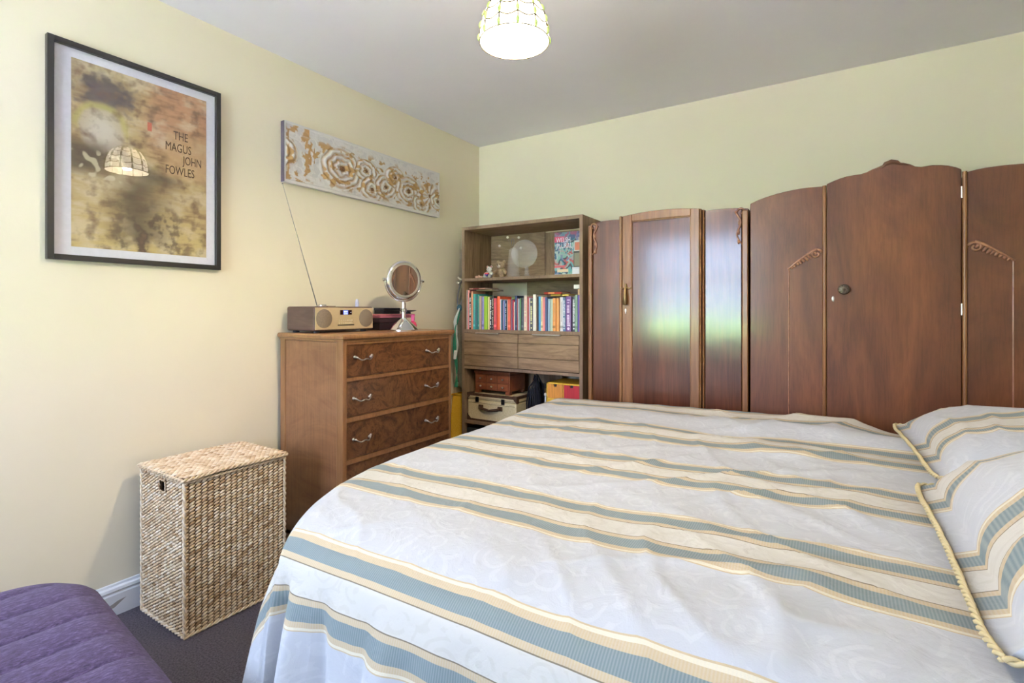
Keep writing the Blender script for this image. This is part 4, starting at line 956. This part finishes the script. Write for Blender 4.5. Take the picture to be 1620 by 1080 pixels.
# ------------------------------------------------------------------ purple quilted daybed
M_pur = mat('purple_chenille', srgb(82, 66, 98), .85, spec=.2, sheen=.25); t, b = nt(M_pur); inp(b, 'Sheen Tint', (.8, .7, 1, 1)); inp(b, 'Sheen Roughness', .45)
f = noi(t, coords(t, (120, 60, 60)), 1, 5, .8)
t.links.new(ramp(t, f, [(.32, srgb(42, 33, 52)), (.52, srgb(76, 62, 94)), (.75, srgb(122, 108, 144))]), b.inputs['Base Color']); bump(t, b, f, .8, .004)
db = thing('daybed', 'purple quilted daybed beside the laundry basket by the left wall', 'sofa', (-1.50, -.05, 0))
dw, dl, dh = .50, .62, .455     # half width, half length, top height
def day(u, v):
    # superellipse plan, channels run along the length
    a, bq = 2*u-1, 2*v-1
    x, y = a*dw, bq*dl
    cr_ = .20
    ex, ey = max(0, abs(x)-(dw-cr_)), max(0, abs(y)-(dl-cr_)); d = hypot(ex, ey)
    if d > 0 and ex > 0 and ey > 0:
        mxr = max(ex, ey); sc_ = mxr/d; x = math.copysign(dw-cr_+ex*sc_, x); y = math.copysign(dl-cr_+ey*sc_, y); d = mxr
    e = min(1, d/cr_) if (ex > 0 or ey > 0) else 0
    e = max(0, (e-.45)/.55)
    z = dh-.075*(1-sqrt(max(0, 1-e*e)))
    ph = (x/.128)*pi; z -= .012*(1-abs(sin(ph))**.35)*(1-e)
    return x, y, z
NUU, NVV = 200, 90; vs = []; fs = []
for j in range(NVV):
    for i in range(NUU): vs.append(day(i/(NUU-1), j/(NVV-1)))
for j in range(NVV-1):
    for i in range(NUU-1): fs.append((j*NUU+i, j*NUU+i+1, (j+1)*NUU+i+1, (j+1)*NUU+i))
rim = [i for i in range(NUU)]+[j*NUU+NUU-1 for j in range(1, NVV)]+[(NVV-1)*NUU+i for i in range(NUU-2, -1, -1)]+[j*NUU for j in range(NVV-2, 0, -1)]
prev = rim
for dz, ins in ((.04, .0), (.09, .004), (.15, .012), (.20, .03), (.21, .06)):
    cur = []
    for k in rim:
        x, y, z = vs[k]; vs.append((x*(1-ins/dw), y*(1-ins/dl), dh-.075-dz)); cur.append(len(vs)-1)
    for q in range(len(rim)): q2 = (q+1) % len(rim); fs.append((prev[q], prev[q2], cur[q2], cur[q]))
    prev = cur
fs.append(tuple(prev))
mq = MB(); mq.add([(x-1.50, y-.05, z) for x, y, z in vs], fs)
obj('quilted_pad', mq, M_pur, db, smooth='full')
obj('base_frame', B(-1.50-.42, -1.50+.42, -.05-.54, -.05+.54, .09, .18), M_black, db, bev=.01)
for sx_ in (-.36, .36):
    for sy_ in (-.48, .48): obj('leg', MB().lathe((-1.5+sx_, -.05+sy_, 0), [(.016, 0), (.022, .095)], 12), M_black, db)
db.rotation_euler = (0, 0, radians(-6))

# ------------------------------------------------------------------ framed poster
px = XL; py0, py1, pz0, pz1 = .655, 1.270, 1.390, 2.204
ps = thing('framed_poster', 'large black-framed poster in ochre tones behind glass', 'poster', (px, (py0+py1)/2, pz0))
fr = MB(); T = .020
fr.box(px+.002, px+.026, py0, py0+T, pz0, pz1); fr.box(px+.002, px+.026, py1-T, py1, pz0, pz1); fr.box(px+.002, px+.026, py0+T, py1-T, pz0, pz0+T); fr.box(px+.002, px+.026, py0+T, py1-T, pz1-T, pz1)
obj('frame', fr, plain((.018, .017, .016), .35), ps, bev=.0015)
obj('mount', B(px+.004, px+.008, py0+.01, py1-.01, pz0+.01, pz1-.01), plain(srgb(226, 224, 232), .7), ps)
iy0, iy1, iz0, iz1 = .728, 1.212, 1.443, 2.150
def poster(u, v):
    y, z = u*.484, v*.707
    n = fbm(y*7, z*9, 3., 6)*1.5; n2 = fbm(y*24+4, z*24, 7., 5)*1.5; st = fbm(y*14, z*70, 2., 4)*1.6
    c = V3(srgb(196, 170, 120))
    c = c.lerp(V3(srgb(216, 192, 128)), sm(.35, .0, v)*.8)
    c = c.lerp(V3(srgb(196, 146, 108)), sm(.45, .75, v)*sm(.40, .62, u)*.9)
    c = c.lerp(V3(srgb(186, 172, 132)), sm(.75, 1., v)*sm(.6, .1, u)*.7)
    c = c.lerp(V3(srgb(226, 208, 176)), max(0, min(.6, n*.7+.1+st*.25)))
    c = c.lerp(V3(srgb(128, 92, 62)), max(0, min(.65, -n*.6+st*.35+n2*.2)))
    # broad dark sweep across the middle and a dark column below it
    line = .60-.22*u+.03*sin(u*9)
    c = c.lerp(V3(srgb(84, 68, 56)), .80*exp(-((v-line)/.055)**2)*sm(.15, .35, u)*sm(.86, .66, u))
    c = c.lerp(V3(srgb(92, 78, 58)), .9*exp(-((u-.45-.05*n)/.20)**2)*sm(.52, .36, v)*sm(-.02, .08, v+.04*n2))
    c = c.lerp(V3(srgb(56, 46, 36)), max(0, min(.9, 1.5*n2+.15))*sm(.34, .16, v)*exp(-((u-.55)/.30)**2))
    # dark plume-like cloud, pale disc and dark patch at upper left
    r_ = hypot((u-.22)/.23, (v-.855)/.115)+.35*n2
    c = c.lerp(V3(srgb(84, 74, 84)), .85*sm(1.15, .45, r_))
    r_ = hypot((u-.20)/.165, (v-.655)/.125)+.10*n
    c = c.lerp(V3(srgb(198, 186, 110)), .8*sm(1.30, 1.05, r_)*sm(.60, .70, v))
    c = c.lerp(V3(srgb(206, 190, 168)).lerp(V3(srgb(228, 218, 204)), sm(.9, .3, r_)), .8*sm(1.02, .80, r_))
    c = c.lerp(V3(srgb(120, 92, 70)), max(0, n2*.6))
    c = c.lerp(V3(srgb(70, 60, 50)), .8*sm(.2, .0, abs(v-.50-.2*(u-.1)**2)-.05+.08*n2)*sm(.34, .16, u)*sm(.62, .52, v)*sm(.36, .44, v))
    c = c.lerp(V3(srgb(222, 210, 178)), .7*(sm(.18, .34, noise.noise(V3((y*34, z*34, 1)))))*sm(.36, .30, u)*sm(.36, .40, v)*sm(.56, .50, v))
    if abs(u-.535) < .018 and .715 < v < .765: c = V3(srgb(206, 110, 84))
    tx = sm(.62, .70, u)*sm(.44, .50, v)*sm(.78, .72, v)
    c = c.lerp(V3(srgb(206, 168, 124)), .7*tx)
    c = c*.82
    return c.x, c.y, c.z
gridobj('print', 180, 260, lambda u, v: (px+.0095, iy0+(iy1-iy0)*u, iz0+(iz1-iz0)*v), paint_mat('poster_print', .6), ps, cols=poster)
M_ink = plain(srgb(96, 74, 52), .6)
for s_, y, z, k in (('THE', 1.076, 1.942, .62), ('MAGUS', 1.044, 1.890, .60), ('JOHN', 1.114, 1.842, .58), ('FOWLES', 1.044, 1.790, .60)):
    text('lettering', s_, .052, face_x(px+.0102, y, z), M_ink, ps, .0002, k)
M_glass = bpy.data.materials.new('picture_glass'); M_glass.use_nodes = True
t = M_glass.node_tree; t.nodes.clear(); out = node(t, 'ShaderNodeOutputMaterial'); mx2 = node(t, 'ShaderNodeMixShader')
tr = node(t, 'ShaderNodeBsdfTransparent'); gl = node(t, 'ShaderNodeBsdfGlossy'); inp(gl, 'Roughness', .0); fr_ = node(t, 'ShaderNodeFresnel'); inp(fr_, 'IOR', 1.5)
gb = node(t, 'ShaderNodeNewGeometry'); t.links.new(math_(t, 'MULTIPLY', fr_.outputs[0], math_(t, 'SUBTRACT', 1., gb.outputs['Backfacing'])), mx2.inputs[0]); t.links.new(tr.outputs[0], mx2.inputs[1]); t.links.new(gl.outputs[0], mx2.inputs[2]); t.links.new(mx2.outputs[0], out.inputs[0])
obj('glass', MB().add([(px+.015, py0+T, pz0+T), (px+.015, py1-T, pz0+T), (px+.015, py1-T, pz1-T), (px+.015, py0+T, pz1-T)], [(0, 1, 2, 3)]), M_glass, ps)

# ------------------------------------------------------------------ relief panel
qy0, qy1, qz0, qz1 = 1.588, 2.797, 1.866, 2.182
rp_ = thing('relief_panel', 'long white and gold textured relief panel with rosettes on the wall', 'wall art', (XL, 2.19, qz0))
obj('back_box', B(XL+.001, XL+.028, qy0, qy1, qz0, qz1), plain(srgb(214, 210, 206), .6), rp_, bev=.002)
obj('left_edge', B(XL+.002, XL+.0275, qy0-.003, qy0-.0002, qz0+.002, qz1-.002), plain(srgb(86, 76, 92), .6), rp_)
ROS = [(-.02, .50, .26), (.30, .47, .37), (.445, .56, .23), (.485, .24, .25), (.575, .36, .24), (.645, .60, .23), (.745, .40, .32), (.845, .20, .24), (.915, .42, .30), (.985, .35, .22)]
def relief(u, v):
    asp = 1.209/.316; h = 0.; g = 0.
    for k, (cu, cv_, R) in enumerate(ROS):
        dx, dy = (u-cu)*asp*.82, v-cv_; d = hypot(dx, dy)/(R*1.12)
        if d < 1:
            a = atan2(dy, dx); wob = .10*noise.noise(V3((cos(a)*2, sin(a)*2, k*3.1)))
            if k == 8: s_ = .5+.5*cos(a*11+d*2); d2 = d
            else: s_ = .5+.5*cos((d+wob)*2*pi*(3.1 if R < .27 else 4.2))
            f_ = sm(1, .8, d); h = h*(1-f_)+f_*s_; g = g*(1-f_)+f_*(1-s_)*(.75+.5*noise.noise(V3((u*40, v*14, k))))
            if d < .12: g = 1.5
    bt = fbm(u*22, v*7, 5., 4); h += .30*bt
    g = max(g, sm(.10, .34, bt)*.9*sm(.95, .78, v)*sm(.02, .15, v))
    e_ = min(u*asp, v)
    if u < .12 and (v > .86-.2*u or v < .16-u or .012 < u < .02): g = max(g, .9*sm(-.2, .3, bt+.25))
    if .10 < u < .15 and .38 < v < .78: g = max(g, .9*sm(-.1, .3, sin(u*260+3*noise.noise(V3((u*20, v*6, 2))))))
    if u < .006 or u > .994 or v > .97 or v < .05: h, g = .4, 0
    return h, g
def relief_pos(u, v):
    h, g = relief(u, v); return (XL+.029+.010*h, qy0+(qy1-qy0)*u, qz0+(qz1-qz0)*v)
def relief_col(u, v):
    h, g = relief(u, v); return V3(srgb(224, 220, 214)).lerp(V3(srgb(182, 140, 74)), max(0, min(1, g*1.25-.2))).lerp(V3(srgb(110, 74, 50)), max(0, min(.9, (g-1.1)*2)))
gridobj('relief_face', 420, 110, relief_pos, paint_mat('white_gold_plaster', .55, 160, .3), rp_, cols=relief_col)

# ------------------------------------------------------------------ pendant lamp
lx, ly, lz = -.920, 1.462, 2.104
lp_ = thing('pendant_lamp', 'lit leaded glass pendant lamp hanging from the ceiling', 'lamp', (lx, ly, ZC))
RP = lambda a: (.026+.091*sin(a*pi/2)**.85, .150*cos(a*pi/2)+.004)
M_gl = mat('lit_opal_glass', (.92, .90, .82), .3, emit=(1., .84, .55), estr=7.); M_gg = mat('lit_green_glass', srgb(140, 165, 90), .25, emit=(.50, .58, .20), estr=.45); M_came = plain((.10, .075, .03), .4, .8)
t, b = nt(M_gl); lw = node(t, 'ShaderNodeTexNoise'); inp(lw, 'Scale', 30.); t.links.new(ramp(t, lw.outputs['Fac'], [(.3, (1., .80, .56)), (.7, (1., .90, .70))]), b.inputs['Emission Color'])
NC, NR = 12, 5
def lampt(k, r): return 2*pi*k/NC+.13, .06+.94*r/NR
def lpt(c_, a, k=1.): r_, h = RP(max(0, min(1.04, a))); return (lx+r_*k*cos(c_), ly+r_*k*sin(c_), lz+h)
for k in range(NC):
    a0, a1 = lampt(k, 0)[0], lampt(k+1, 0)[0]
    for r in range(NR):
        t0, t1 = lampt(0, r)[1], lampt(0, r+1)[1]; m_ = MB(); n = 4; rows = []
        for s_ in (1., .975):
            for e_ in (0, 1):
                pass
        top_o = []; vs = []; fs = []
        for kk in (1., .97):
            for ee in range(3):
                for q in range(n+1):
                    f_ = .03+.94*q/n; sag = .055*sin(pi*f_); tt = (t0+(sag if r else 0))*(1-ee/2)+(t1+(sag if r < NR-1 else 0))*(ee/2); vs.append(lpt(a0+(a1-a0)*f_, tt, kk))
        n1 = n+1; off = 3*n1
        for ee in range(2):
            for q in range(n):
                i0 = ee*n1+q; fs.append((i0, i0+1, i0+n1+1, i0+n1)); fs.append((off+i0+n1, off+i0+n1+1, off+i0+1, off+i0))
        ed = list(range(n1))+[2*n1-1, 3*n1-1]+list(range(3*n1-2, 2*n1-1, -1))+[n1]
        for q in range(len(ed)): i0, i1 = ed[q], ed[(q+1) % len(ed)]; fs.append((i0, i1, i1+off, i0+off))
        m_.add(vs, fs); obj('glass_pane', m_, M_gl, lp_)
cm = MB()
for k in range(NC):
    a0, a1 = lampt(k, 0)[0], lampt(k+1, 0)[0]
    cm.tube([lpt(a0, .06+.94*q/12, 1.005) for q in range(13)], .0024, 6)
    for r in range(NR+1): cm.tube([lpt(a0+(a1-a0)*q/6, lampt(0, r)[1]+(.055*sin(pi*q/6) if 0 < r < NR else 0), 1.005) for q in range(7)], .0020, 6)
obj('lead_came', cm, M_came, lp_, smooth='full')
for k in range(NC):
    for r in range(1, NR+1):
        a_, tt = lampt(k, r); tt -= .05; p = V3(lpt(a_, tt, 1.02)); d_ = (V3(lpt(a_, tt+.03))-V3(lpt(a_, tt-.03))).normalized()
        obj('green_jewel', MB().ell(p, .0060, .0060, .0125, 10, 8, V3((0, 0, 1)).rotation_difference(d_).to_matrix()), M_gg, lp_, smooth='full')
M_bulb = mat('lit_bulb', (1, 1, 1), .4, emit=(1., .82, .58), estr=LAMP_W)
obj('bulb', MB().ell((lx, ly, lz+.045), .030, .030, .036, 20, 14), M_bulb, lp_, smooth='full')
obj('bulb_holder', MB().lathe((lx, ly, lz+.084), [(.016, 0), (.018, .01), (.018, .05), (.012, .062)], 16), M_brass, lp_, smooth=True)
obj('shade_cap', MB().lathe((lx, ly, lz+.152), [(.034, -.006), (.034, .002), (.020, .010), (.010, .016), (.006, .026)], 20), M_brass, lp_, smooth=True)
obj('flex', MB().tube([(lx, ly, lz+.17), (lx, ly, ZC-.03)], .0035, 8), M_brass, lp_, smooth=True)
obj('ceiling_rose', MB().lathe((lx, ly, ZC), [(.045, 0), (.044, -.012), (.025, -.024), (.008, -.034)], 24), M_white, lp_, smooth=True)

# ------------------------------------------------------------------ hedge seen only as a reflection in the polished wardrobe, and added bounce ground
M_leaf = mat('hedge_leaves', (.06, .16, .03), .7); t, b = nt(M_leaf)
t.links.new(ramp(t, noi(t, coords(t), 6, 5, .7), [(.3, (.03, .09, .015)), (.7, (.16, .30, .06))]), b.inputs['Base Color'])
rs = random.Random(5); m_ = MB()
for k in range(230):
    m_.ell((rs.uniform(-12, 5), -9+rs.uniform(-.4, .4), rs.uniform(0, .7)), rs.uniform(.3, .6), rs.uniform(.3, .5), rs.uniform(.25, .4), 8, 6)
h_ = obj('garden_hedge', m_, M_leaf, org=(-2, -9, 0)); h_['kind'] = 'stuff'; tag(h_, 'green garden hedge outside the window, reflected in the glossy wardrobe', 'hedge')
struct('ground_outside', B(-20, 16, -30, WY-.25, -.3, -.02), mat('pale_bounce_ground', (.66, .66, .76), .9))  # unseen ground, made pale to bounce daylight up to the ceiling
